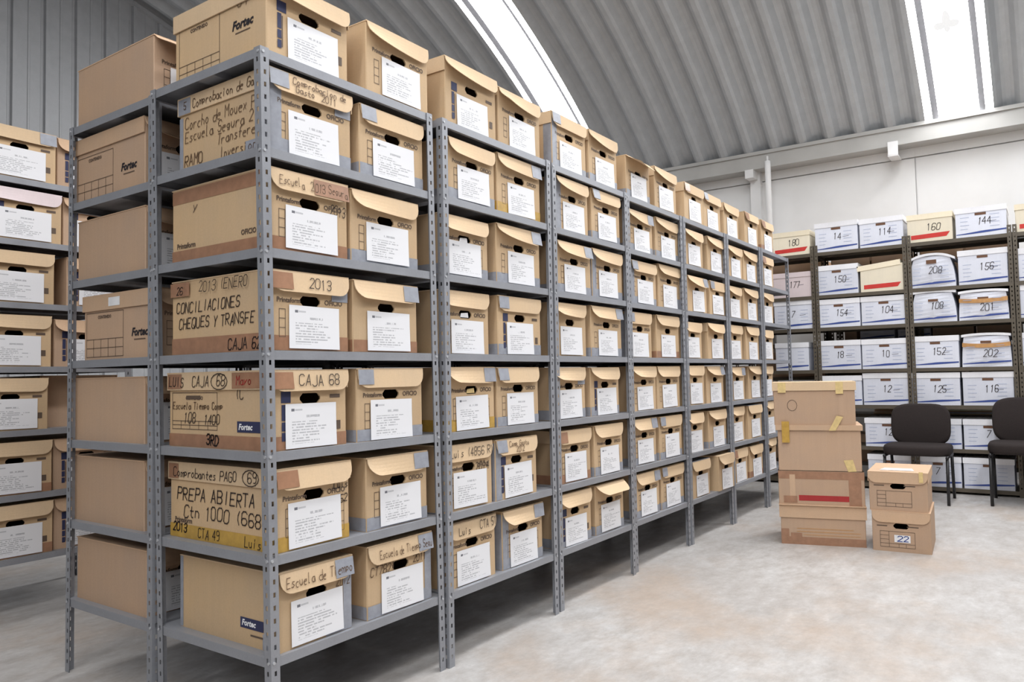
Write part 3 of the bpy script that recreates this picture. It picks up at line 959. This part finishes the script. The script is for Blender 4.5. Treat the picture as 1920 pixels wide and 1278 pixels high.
for key, mt in (((1, 4, 0), 0.03), ((1, 5, 0), 0.02), ((1, 3, 0), 0.01)):       # folders poking out of the handle slots
    t, F, L, PF, Q = front[key]
    flat('paper_edge', F, [[(F.w / 2 - 0.036, F.h * .645 - 0.013), (F.w / 2 + 0.02, F.h * .645 - 0.013), (F.w / 2 + 0.016, F.h * .645 + 0.008), (F.w / 2 - 0.03, F.h * .645 + 0.004)]], 'paper' if mt > .015 else 'masking', t, 0.001)

# ---- rear row of the block: the seven end boxes, then those hidden behind the front row
YR = D + GAP + 0.012
RLAB = {7: 'plain kraft box with lifted flap on the rear half of the top shelf end',
        6: 'lidded kraft box with printed form and logo, rear end, second shelf down',
        5: 'plain kraft box, rear end of the block, third shelf down',
        4: 'lidded kraft box with printed form and small white sticker, rear end, fourth shelf down',
        3: 'plain kraft box with splayed top edge, rear end, fifth shelf down',
        2: 'plain kraft box, rear end of the block, sixth shelf down',
        1: 'plain kraft box with dented corner, rear end, lowest shelf'}
RE = {7: (1.284, .575, .255), 6: (1.292, .53, .268), 5: (1.268, .51, .248), 4: (1.212, .53, .258), 3: (1.312, .55, .25), 2: (1.298, .535, .258), 1: (1.261, .515, .243)}
for s, (yf, d_, h_) in RE.items():
    xa = 0.030 + (0.004 if s == 7 else 0)
    t, F, L, PF, Q = archive_box(RLAB[s], (xa + 0.168, yf - d_, ZSH[s - 1]), 0.336, d_, h_, 0, 'O' if s == 7 else '', 'P', 'c' if s in (6, 4) else 'f',
                                 ('kraft_rose', 'kraft_rose_lid'), 'kraft boxes at the rear end of the block', tilt=None, fine=True)
    if s in (6, 4):
        side_form(L, t, 0.02, 0.30, 0.012, 0.188, 0.07)
        side_logo(L, t, 0.36, 0.085, 0.042)
    if s == 4:
        flat('sticker', Q, [rect(0.20, 0.285, 0.012, 0.046)], 'paper', t, 0.001)
HID = 'cardboard archive box added in the rear row, hidden behind the boxes facing the aisle'  # unseen boxes, added to keep the gaps between front boxes dark
def plain_box(label, loc, w, d, h, mats, group, rz=0.0):
    t = thing('archive_box', label, 'box', loc, rz, group)
    link('body', body_mesh(w, d, h - 0.004, mats[0], False), t)
    link('lid', lid_mesh(w, d, h - 0.004, mats[1], True), t)
    return t
for b in range(7):
    for s in range(1, 8):
        for kx in (0, 1):
            if b == 0 and kx == 0: continue
            plain_box(HID, (b * P + 0.225 + kx * 0.385, YR + 0.12, ZSH[s - 1]), 0.34, 0.5, 0.262, ('kraft_rose', 'kraft_rose_lid'), 'hidden boxes added in the rear row')

# ---- the lone rack across the far aisle
LF = {7: (.388, .402, 'R'), 6: (.418, .434, ''), 5: (.384, .455, ''), 4: (.372, .394, ''), 3: (.358, None, ''), 2: (.380, .394, 'b'), 1: (.386, .398, 'b')}
NTH = {7: 'top', 6: 'second', 5: 'third', 4: 'fourth', 3: 'fifth', 2: 'sixth', 1: 'lowest'}
for s, (xr, x2, sp_) in LF.items():
    x0 = xr - 0.352
    archive_box('kraft box with white sheet in the rack across the far aisle, %s shelf' % NTH[s], ((x0 + xr) / 2, YL + 0.02, ZSH[s - 1]), 0.352, 0.50, 0.262, 0, sp_, 'F', 'f',
                ('kraft', 'pink_board' if s == 6 else 'kraft_lid'), 'labelled boxes across the far aisle', sheet_at=(0.055, 0.008, 0.245, 0.150, R(-0.6)))
    if x2:
        archive_box('kraft box partly behind the end post, second on the %s shelf across the far aisle' % NTH[s], (x2 + 0.168, YL + 0.04, ZSH[s - 1]), 0.336, 0.50, 0.25 if s == 4 else 0.262, 0, '', 'F',
                    'f', ('kraft_rose', 'kraft_rose_lid'), 'second boxes across the far aisle')

plain_box('brown box added to darken the gap, fifth shelf of the rack across the far aisle', (0.575, YL + 0.14, ZSH[2]), 0.40, 0.48, 0.275, ('kraft_rose', 'kraft_rose'), None)  # set back in the empty slot, added to keep it dark

# ---- rack of white boxes along the far wall
XR = 6.5
ZW = [0.055, 0.405, 0.800, 1.145, 1.565, 1.888, 2.318]
WB = 0.828
POSTW = posts_for('olive_steel', 2.39)
SHELFW = shelf_mesh(WB - 0.006, 0.444, 'olive_steel', 0.034)
BY = [0.745, -0.090, -0.925, -1.760]
for i, nm in enumerate(['half hidden behind the end of the grey racks', 'behind the cardboard stacks', 'behind the two chairs', 'cut by the picture edge']):
    rack('brownish steel shelving unit of white boxes, %s' % nm, XR, BY[i], 0.0, ZW, POSTW, SHELFW, WB, 0.45, R(-90), 'rack of white boxes along the far wall')
ZB = [0.20, 0.690, 1.432, 2.0, 1.075, 1.725]
POSTB = posts_for('olive_steel', 2.03)
for i in range(3):
    rack('steel shelving unit hidden behind the %s' % ('white boxes at the end of the grey racks', 'white boxes above the cardboard stacks', 'white boxes above the chairs')[i], 6.985, BY[i] - 0.02, 0.0, ZB, POSTB, SHELFW, WB, 0.45, R(-90), 'second rack behind the white boxes')

def bulged(w, d, h, mat, top, key):
    """body whose front bows in towards the top, built in rings"""
    kk_ = ('bul', round(w, 3), round(h, 3), mat, top)
    if kk_ in _mesh: return _mesh[kk_]
    mb = MB(); rings = []
    for i in range(9):
        v = i / 8
        ww = w * (1 - (1 - top) * v ** 2.2) / 2
        rings.append([(-ww, 0.012 * math.sin(v * 2.5) - 0.008 * v, v * h), (0, -0.022 * math.sin(v * 3.1), v * h), (ww, 0.012 * math.sin(v * 2.5) - 0.008 * v, v * h), (ww, d, v * h), (-ww, d, v * h)])
    mb.loft(rings)
    _mesh[kk_] = mb.mesh('body', mat)
    return _mesh[kk_]

def bowed_lid(w, d, h, mat, rise):
    mb = MB(); rings = []
    n = 12
    for i in range(n + 1):
        u = i / n * 2 - 1
        z = h - rise * abs(u) ** 2.4
        x_ = u * w / 2
        rings.append([(x_, -0.012, z + 0.006), (x_, -0.012, z - 0.016), (x_, d, z - 0.016), (x_, d, z + 0.006)])
    mb.loft(rings)
    return mb.mesh('lid', mat)

WG = 'numbered white boxes in the far rack'
def wall_box(label, yl, yr, z, h, kind='w', num='', d=0.40, x=XR + 0.02, slot=True, tiltlid=0.0, group=WG):
    w = yl - yr
    t = thing('archive_box', label, 'box', (x, (yl + yr) / 2, z), R(-90), group)
    bm_ = {'w': 'white_board', 'r': 'cream_board', 'p': 'pink_board', 'u': 'white_board', 't': 'white_board', 'v': 'white_board'}[kind]
    lm = {'r': 'cream_lid', 'p': 'pink_board'}.get(kind, 'white_lid')
    F = Face((-w / 2, 0, 0), (1, 0, 0), (0, -1, 0), wid=w, hei=h)
    hb = h - 0.004
    off = 0.0014
    if kind in 'utv':
        top = {'u': 0.74, 't': 0.90, 'v': 0.80}[kind]
        hb -= 0.02
        link('body', bulged(w, d, hb, bm_, top, kind), t)
        link('lid', bowed_lid(w * 1.0, d, h - 0.003, lm, 0.05 if kind == 'u' else 0.012), t)
        off = 0.027
        curve = 0.02
    else:
        link('body', body_mesh(w, d, hb, bm_, False), t)
        mb = MB(); o = 0.004; sk = 0.046
        for y0, y1, x0, x1 in ((-0.005, -0.001, -w / 2 - o, w / 2 + o), (-0.001, d, -w / 2 - o, -w / 2 - o + .003), (-0.001, d, w / 2 + o - .003, w / 2 + o)):
            mb.box(x0, x1, y0, y1, hb - sk, hb)
        mb.box(-w / 2 - o, w / 2 + o, -0.005, d + o, hb, hb + 0.004)
        ld = link('lid', mb.mesh('lid', lm), t)
        if tiltlid:
            ld.location = (0, 0, 0.012); ld.rotation_euler = (0, -tiltlid, 0)
    # print
    if kind == 'r':
        flat('printed_band', F, [[(0.03, 0.028), (w - 0.05, 0.036), (w - 0.02, 0.078), (0.03, 0.068)]], 'red', t, off)
    elif kind != 'p':
        mb = MB(); n = 10
        for i in range(n):
            u0, u1 = i / n, (i + 1) / n
            lo = lambda u: 0.026 + 0.016 * u * u
            th = lambda u: 0.007 + 0.011 * (1 - abs(2 * u - 1.1)) + 0.004 * u
            yy = lambda u: off * 1.0 - (0.012 * abs(2 * u - 1) if kind in 'utv' else 0)
            if kind in 'utv': yy = lambda u: 0.0085 * (1 - abs(2 * u - 1)) + 0.0015
            mb.poly([F.pt(0.004 + u0 * (w - .008), lo(u0), yy(u0)), F.pt(0.004 + u1 * (w - .008), lo(u1), yy(u1)), F.pt(0.004 + u1 * (w - .008), lo(u1) + th(u1), yy(u1)), F.pt(0.004 + u0 * (w - .008), lo(u0) + th(u0), yy(u0))])
        link('printed_band', mb.mesh('printed_band', 'blue'), t)
        ls = []
        for i in range(4):
            zz = 0.075 + i * 0.035
            ls.append(seg((w * 0.10, zz), (w * (0.24 + 0.03 * (i % 2)), zz), 0.004))
            ls.append(seg((w * 0.68, zz + 0.01), (w * 0.86, zz + 0.01), 0.004))
        flat('printed_text', F, ls, 'pale_print', t, off if kind == 'w' else off)
    if slot:
        zc = hb - (0.062 if kind in 'wrp' else 0.055)
        if kind == 'v': zc = hb - 0.07
        if kind != 'r' and kind != 'p':
            big = 0.018 if kind == 'u' else 0.011
            flat('handle_slot', F, [rect(w * 0.39, w * 0.61, zc - big, zc + big)], 'handle_brown', t, off + 0.0005)
    if kind in 't':
        mb = MB(); rings = []
        for i in range(9):
            u = i / 8
            yy = -0.030 + 0.016 * abs(2 * u - 1) ** 2
            x_ = (u - 0.5) * w * 0.97
            zz = hb * 0.66 - 0.012 * (1 - abs(2 * u - 1) ** 2)
            rings.append([(x_, yy, zz), (x_, yy, zz + 0.036), (x_, yy + 0.002, zz + 0.036), (x_, yy + 0.002, zz)])
        mb.loft(rings)
        link('tape', mb.mesh('tape', 'ochre_tape'), t)
    if num:
        zb = h * (0.40 if kind != 't' else 0.30)
        ink(F, [(num, w * 0.44, zb, 0.062, dict(w=0.0052, space=0.75))], t, 'ink', off + 0.001)
        if kind != 'r': flat('handwriting', F, [seg((w * 0.66, zb + 0.02), (w * 0.80, zb + 0.024), 0.003)], 'navy', t, off + 0.001)
    return t

LV = {7: 'top shelf', 6: 'second shelf down', 5: 'third shelf down', 4: 'fourth shelf down', 3: 'fifth shelf down', 2: 'sixth shelf down', 1: 'lowest shelf'}
WBX = [
 (7, .330, -.046, .245, 'r', '180', 'cream box marked 180 with red band, top of the far rack by the pipe'),
 (7, -.100, -.496, .292, 'w', '14', 'white box with gap in its lid edge, marked 14, beside the cream 180 box'),
 (7, -.514, -.896, .282, 'w', '114', 'white box marked 114 beside the cream 160 box, top of the far rack'),
 (7, -.932, -1.303, .262, 'r', '160', 'cream box marked 160 with red band between white boxes, top of the far rack'),
 (7, -1.328, -1.722, .270, 'w', '144', 'tall white box marked 144, last whole box atop the far rack'),
 (7, -1.785, -2.16, .245, 'r', '', 'cream box cut by the picture edge on the top shelf of the far rack'),
 (6, .330, -.048, .255, 'p', '177', 'pinkish box behind the last grey rack post, second shelf of the far rack'),
 (6, -.094, -.484, .293, 'w', '150', 'white box marked 150 under the topmost white boxes, beside a pinkish box'),
 (6, -.506, -.882, .262, 'r', '', 'cream box with red band and ajar lid, second shelf of the far rack'),
 (6, -.932, -1.312, .315, 'u', '208', 'white box with bowed lid marked 208, second shelf of the far rack'),
 (6, -1.334, -1.714, .313, 'w', '156', 'white box marked 156 beside the box with bowed lid, far rack'),
 (6, -1.785, -2.15, .285, 'w', '', 'white box cut by the picture edge, second shelf of the far rack'),
 (5, .330, -.058, .295, 'w', '7', 'white box marked 7 behind the grey rack end, third shelf of the far rack'),
 (5, -.100, -.490, .278, 'w', '154', 'white box marked 154 beneath the box marked 150, third shelf of the far rack'),
 (5, -.504, -.900, .278, 'w', '104', 'white box marked 104 beneath the cream box with ajar lid, far rack'),
 (5, -.938, -1.308, .295, 'v', '108', 'slumped white box marked 108 under a drooping lid, third shelf of the far rack'),
 (5, -1.324, -1.708, .272, 't', '201', 'white box marked 201 bound with brown tape, third shelf of the far rack'),
 (5, -1.785, -2.15, .29, 'w', '', 'white box cut by the picture edge, third shelf of the far rack'),
 (4, .330, .002, .282, 'w', '', 'white box behind the end of the grey racks, fourth shelf of the far rack'),
 (4, -.088, -.482, .288, 'w', '18', 'white box marked 18, right above the tall cardboard stack in the far rack'),
 (4, -.494, -.892, .286, 'w', '10', 'white box marked 10 above the box beside the tall cardboard stack, far rack'),
 (4, -.932, -1.310, .294, 'w', '152', 'white box marked 152, two shelves above the first chair in the far rack'),
 (4, -1.333, -1.712, .300, 't', '202', 'white box bound with brown tape, fourth shelf of the far rack'),
 (4, -1.785, -2.15, .29, 'w', '', 'white box cut by the picture edge, fourth shelf of the far rack'),
 (3, -.098, -.480, .285, 'w', '', 'white box behind the top of the cardboard stack, fifth shelf of the far rack'),
 (3, -.494, -.892, .305, 'w', '12', 'white box marked 12 beside the cardboard stack, fifth shelf of the far rack'),
 (3, -.918, -1.306, .300, 'w', '125', 'white box marked 125 above the first chair, fifth shelf of the far rack'),
 (3, -1.328, -1.716, .300, 'w', '116', 'white box marked 116 between the chair backs, fifth shelf of the far rack'),
 (3, -1.785, -2.15, .29, 'w', '', 'white box above the second chair, fifth shelf of the far rack'),
 (2, -.496, -.880, .270, 'w', '12', 'white box partly behind the tall cardboard stack, sixth shelf of the far rack'),
 (2, -.925, -1.301, .270, 'w', '', 'white box behind the first chair back, sixth shelf of the far rack'),
 (2, -1.318, -1.710, .270, 'w', '7', 'white box between the two chairs, sixth shelf of the far rack'),
 (2, -1.785, -2.15, .27, 'w', '', 'white box behind the second chair back, sixth shelf of the far rack'),
 (1, -.510, -.890, .275, 'w', '', 'white box behind the two-box stack, lowest shelf of the far rack'),
 (1, -.915, -1.286, .275, 'w', '7', 'white box behind the legs of the first chair, lowest shelf of the far rack'),
 (1, -1.304, -1.690, .275, 'w', '', 'white box between the chair legs, lowest shelf of the far rack'),
 (1, -1.785, -2.15, .275, 'w', '', 'white box behind the legs of the second chair, lowest shelf of the far rack'),
]
for s, yl, yr, h_, kd, num, lab in WBX:
    wall_box(lab, yl, yr, ZW[s - 1], h_, kd, num, tiltlid=0.10 if (s == 6 and kd == 'r') else 0.0, slot=not (kd == 'w' and yl > 0))
for yl, yr, lab in ((-.395, -.715, 'white box behind the far rack, half seen above the box marked 10'), (-.745, -1.035, 'white box behind the far rack, corner seen left above the box marked 152')):
    wall_box(lab, yl, yr, ZB[2], 0.28, 'w', '', x=7.0, slot=False, group='white boxes in the second rack')
for i in range(3):  # boxes added behind so the gaps over the white ones look dark
    for kx in (0, 1):
        for zz, hh in ((0.20, 0.28), (0.690, 0.10), (1.075, 0.27), (1.725, 0.25), (2.0, 0.315)):
            if hh == 0.10: continue
            plain_box('brown box added in the dark behind the white boxes of the far rack', (7.02, BY[i] - 0.235 - 0.385 * kx, zz), 0.37, 0.38, hh, ('kraft_rose', 'kraft_rose'), 'brown boxes added in the second rack', R(-90))
plain_box('small brown box in the rack behind, seen over the white box marked 18', (7.02, -0.30, ZB[2]), 0.12, 0.3, 0.2, ('kraft_rose', 'kraft_rose'), None, R(-90))
for yy in (-1.225, -1.60):  # more boxes added here to darken the gap under the shelf
    plain_box('brown box added in the dark behind the white boxes of the far rack', (7.02, yy, ZB[2]), 0.35, 0.38, 0.25, ('kraft_rose', 'kraft_rose'), 'brown boxes added in the second rack', R(-90))
def folders(label, x, y, z, w, d, n, mt):
    t = thing('folder_stack', label, 'folders', (x, y, z), R(-90))
    rr = random.Random(label)
    for i in range(n):
        mb = MB(); e = 0.012 * rr.random()
        mb.box(-w / 2 + e, w / 2 - e * .5, e, d, i * 0.012, i * 0.012 + 0.0105)
        link('folder', mb.mesh('folder', mt[i % len(mt)]), t)
folders('flat stack of pale folders behind the chairs, in the rack behind', 7.0, -1.34, ZB[1], 0.50, 0.3, 4, ['cream_lid', 'white_board', 'kraft_lid'])
folders('flat stack of brown folders behind the first chair, in the rack behind', 7.0, -0.70, ZB[1], 0.42, 0.3, 4, ['kraft_lid', 'cream_board', 'kraft_rose'])

# ---- cardboard stacks on the floor
def carton(label, loc, w, d, h, rz, lid_h=0.0, lid_mat='kraft_rose_lid', over=0.008, group=None):
    t = thing('carton', label, 'box', loc, rz, group)
    link('body', body_mesh(w, d, h - 0.004, 'kraft_rose', False), t)
    F = Face((-w / 2, 0, 0), (1, 0, 0), (0, -1, 0), wid=w, hei=h)
    S = Face((w / 2, 0, 0), (0, 1, 0), (1, 0, 0), wid=d, hei=h)
    if lid_h:
        mb = MB(); o = over; hb = h - 0.004
        mb.box(-w / 2 - o, w / 2 + o, -o, d + o, hb, hb + 0.004)
        mb.box(-w / 2 - o, w / 2 + o, -o, -o + .004, hb - lid_h, hb)
        mb.box(-w / 2 - o, w / 2 + o, d + o - .004, d + o, hb - lid_h, hb)
        mb.box(-w / 2 - o, -w / 2 - o + .004, -o + .004, d + o - .004, hb - lid_h, hb)
        mb.box(w / 2 + o - .004, w / 2 + o, -o + .004, d + o - .004, hb - lid_h, hb)
        link('lid', mb.mesh('lid', lid_mat), t)
    return t, F, S
A1 = Vector((3.715, -0.469, 0)); r1 = R(-75); ux = Vector((math.cos(r1), math.sin(r1), 0))
SG = 'tall stack of four cartons'
def at1(a, z): 
    p = A1 + ux * a; return (p.x, p.y, z)
t, F, S = carton('lowest carton of the tall stack, worn brown tape on its lower corners', at1(0.267, 0), 0.515, 0.40, 0.257, r1, 0.078, group=SG)
flat('tape', F, [rect(0.02, 0.515, 0.0, 0.05)], 'brown_tape', t, 0.001)
flat('tape', F, [rect(0.0, 0.05, 0.0, 0.10), rect(0.06, 0.13, 0.02, 0.075)], 'brown_tape', t, 0.0014)
flat('printed_text', F, [seg((0.10, 0.085), (0.48, 0.085), 0.004), seg((0.10, 0.105), (0.44, 0.105), 0.004), seg((0.14, 0.065), (0.48, 0.065), 0.003)], 'ochre_tape', t, 0.0016)
t, F, S = carton('carton with a dark red printed band in the tall stack', at1(0.265, 0.257), 0.525, 0.40, 0.228, r1, 0.0, group=SG)
flat('printed_band', F, [rect(0.125, 0.435, 0.03, 0.066)], 'dull_red', t, 0.001)
flat('tape', F, [rect(0.0, 0.525, 0.172, 0.222), rect(0.43, 0.505, 0.0, 0.172)], 'brown_tape', t, 0.0012)
flat('tape', F, [rect(0.07, 0.105, 0.06, 0.20)], 'kraft_rose_lid', t, 0.0016)
flat('tape', F, [rect(0.03, 0.115, 0.015, 0.06), rect(0.44, 0.50, 0.0, 0.05)], 'brown_tape', t, 0.0018)
mb = MB(); mb.box(-0.265, 0.268, -0.022, 0.40, -0.004 + 0.0045, 0.004); link('rim', mb.mesh('rim', 'kraft_rose_lid'), t)
t, F, S = carton('large plain carton with yellow tape tabs, second from top of the tall stack', at1(0.262, 0.485), 0.508, 0.40, 0.298, r1, 0.030, over=0.012, group=SG)
flat('tape', F, [[(0.40, 0.07), (0.455, 0.075), (0.475, 0.0), (0.425, -0.004)]], 'masking', t, 0.002)
t, F, S = carton('topmost carton of the tall stack, pale lid held by tape', at1(0.240, 0.783), 0.500, 0.39, 0.284, r1, 0.052, 'kraft_lid', group=SG)
flat('tape', F, [rect(0.028, 0.078, 0.215, 0.282), rect(0.385, 0.43, 0.205, 0.282)], 'masking', t, 0.0102)
flat('tape', F, [rect(0.045, 0.092, -0.115, 0.025)], 'yellow_tape', t, 0.017)
flat('tape', F, [[(0.335, -0.035), (0.375, -0.035), (0.425, 0.055), (0.385, 0.062)]], 'masking', t, 0.017)
flat('handwriting', F, oval(0.115, 0.13, 0.03, 0.036), 'print', t, 0.0015)
flat('tape', F, [rect(0.40, 0.43, 0.06, 0.20)], 'kraft_rose', t, 0.0012)
A2 = Vector((3.815, -1.016, 0)); r2_ = R(-86); ux2 = Vector((math.cos(r2_), math.sin(r2_), 0))
for i in range(2):
    p = A2 + ux2 * 0.168
    lab = ('lower box of the two-box stack, white card reading 22', 'upper box of the two-box stack with paper lying on its lid')[i]
    t, F, L, PF, Q = archive_box(lab, (p.x + (0.0 if i == 0 else 0.006), p.y + (0.0 if i == 0 else 0.01), (0.0, 0.251)[i]), 0.330, 0.485, (0.251, 0.244)[i], r2_, '', 'N', 'f' if i == 0 else 'c',
                                 ('kraft_rose', 'kraft_rose_lid'), 'two-box stack on the floor', with_sheet=False, tilt=0.03, curl=0.0)
    flat('printed_form', F, frame(0.045, 0.24, 0.028, 0.125, 0.0024, vs_=[(0.095, 0.028, 0.125), (0.15, 0.028, 0.05), (0.19, 0.028, 0.05)], hs=[(0.05, 0.045, 0.24), (0.075, 0.045, 0.095), (0.1, 0.045, 0.095)]), 'print', t)
    flat('printed_text', F, [seg((0.03, 0.158), (0.085, 0.158), 0.006), seg((0.20, 0.158), (0.26, 0.158), 0.006)], 'print', t)
    if i == 0:
        flat('white_patch', F, [rect(0.125, 0.215, 0.06, 0.105)], 'paper', t, 0.002)
        ink(F, [('22', 0.142, 0.066, 0.032, dict(w=0.005, space=1.3))], t, 'blue', 0.003)
    else:
        T_ = Face((-0.11, 0.08, 0.244), (1, 0, 0), (0, 0, 1), (0, 1, 0))
        flat('white_patch', T_, [[(0, 0), (0.2, 0.0), (0.18, 0.12), (0.02, 0.12)]], 'paper', t, 0.002)  # white patch on top of the lid
        flat('tape', F, [rect(0.285, 0.308, 0.185, 0.25)], 'masking', t, 0.012)

# ---- chairs
def cushion(w, d, z0, z1, mat, p=3.6, n=40, axis='z', bow=0.0):
    mb = MB(); rings = []
    e = min(0.024, (z1 - z0) * 0.48)
    lv = [(z0, -e), (z0 + e * 0.3, -e * 0.3), (z0 + e, 0), (z1 - e, 0), (z1 - e * 0.3, -e * 0.3), (z1, -e), ]
    def ring(z, o):
        r_ = []
        for i in range(n):
            t_ = 2 * math.pi * i / n
            c, s = math.cos(t_), math.sin(t_)
            x_ = (w / 2 + o) * math.copysign(abs(c) ** (2 / p), c)
            y_ = (d / 2 + o) * math.copysign(abs(s) ** (2 / p), s)
            if axis == 'z': r_.append((x_, y_, z + bow * (1 - (2 * x_ / w) ** 2)))
            else: r_.append((x_, z + bow * (2 * x_ / w) ** 2, y_))
        return r_
    for z, o in lv: rings.append(ring(z, o))
    mb.loft(rings)
    return mb.mesh('cushion', mat, True)

def chair(label, loc, rz):
    t = thing('visitor_chair', label, 'chair', loc, rz, 'dark visitor chairs')
    link('seat', cushion(0.52, 0.47, 0.400, 0.485, 'dark_fabric', 4.2), t, (0, 0.23, 0))
    link('backrest', cushion(0.475, 0.375, -0.03, 0.03, 'dark_fabric', 3.6, axis='y', bow=-0.035), t, (0, 0.475, 0.640), (R(-8), 0, 0))
    for sx in (-1, 1):
        x_ = sx * 0.238
        mb = MB(); mb.tube([(x_, 0.02, 0.0), (x_, 0.035, 0.2), (x_, 0.05, 0.385)], 0.0125); link('leg', mb.mesh('leg', 'black_metal', True), t)
        mb = MB(); mb.tube([(x_, 0.47, 0.0), (x_, 0.43, 0.2), (x_, 0.40, 0.385)], 0.0125); link('leg', mb.mesh('leg', 'black_metal', True), t)
        mb = MB(); mb.tube([(x_, 0.03, 0.392), (x_, 0.25, 0.392), (x_, 0.44, 0.392)], 0.0125); link('seat_rail', mb.mesh('seat_rail', 'black_metal', True), t)
        mb = MB(); mb.tube([(x_ * 0.62, 0.36, 0.395), (x_ * 0.62, 0.47, 0.41), (x_ * 0.62, 0.50, 0.47), (x_ * 0.62, 0.505, 0.60)], 0.011); link('back_support', mb.mesh('back_support', 'black_metal', True), t)
    mb = MB(); mb.tube([(-0.238, 0.44, 0.392), (0, 0.44, 0.392), (0.238, 0.44, 0.392)], 0.011); link('cross_rail', mb.mesh('cross_rail', 'black_metal', True), t)
    return t
chair('dark visitor chair behind the two-box stack', (5.77, -1.012, 0), R(-90))
chair('dark visitor chair cut by the picture edge', (5.92, -1.80, 0), R(-90)).scale = (1.06, 1.06, 1.06)
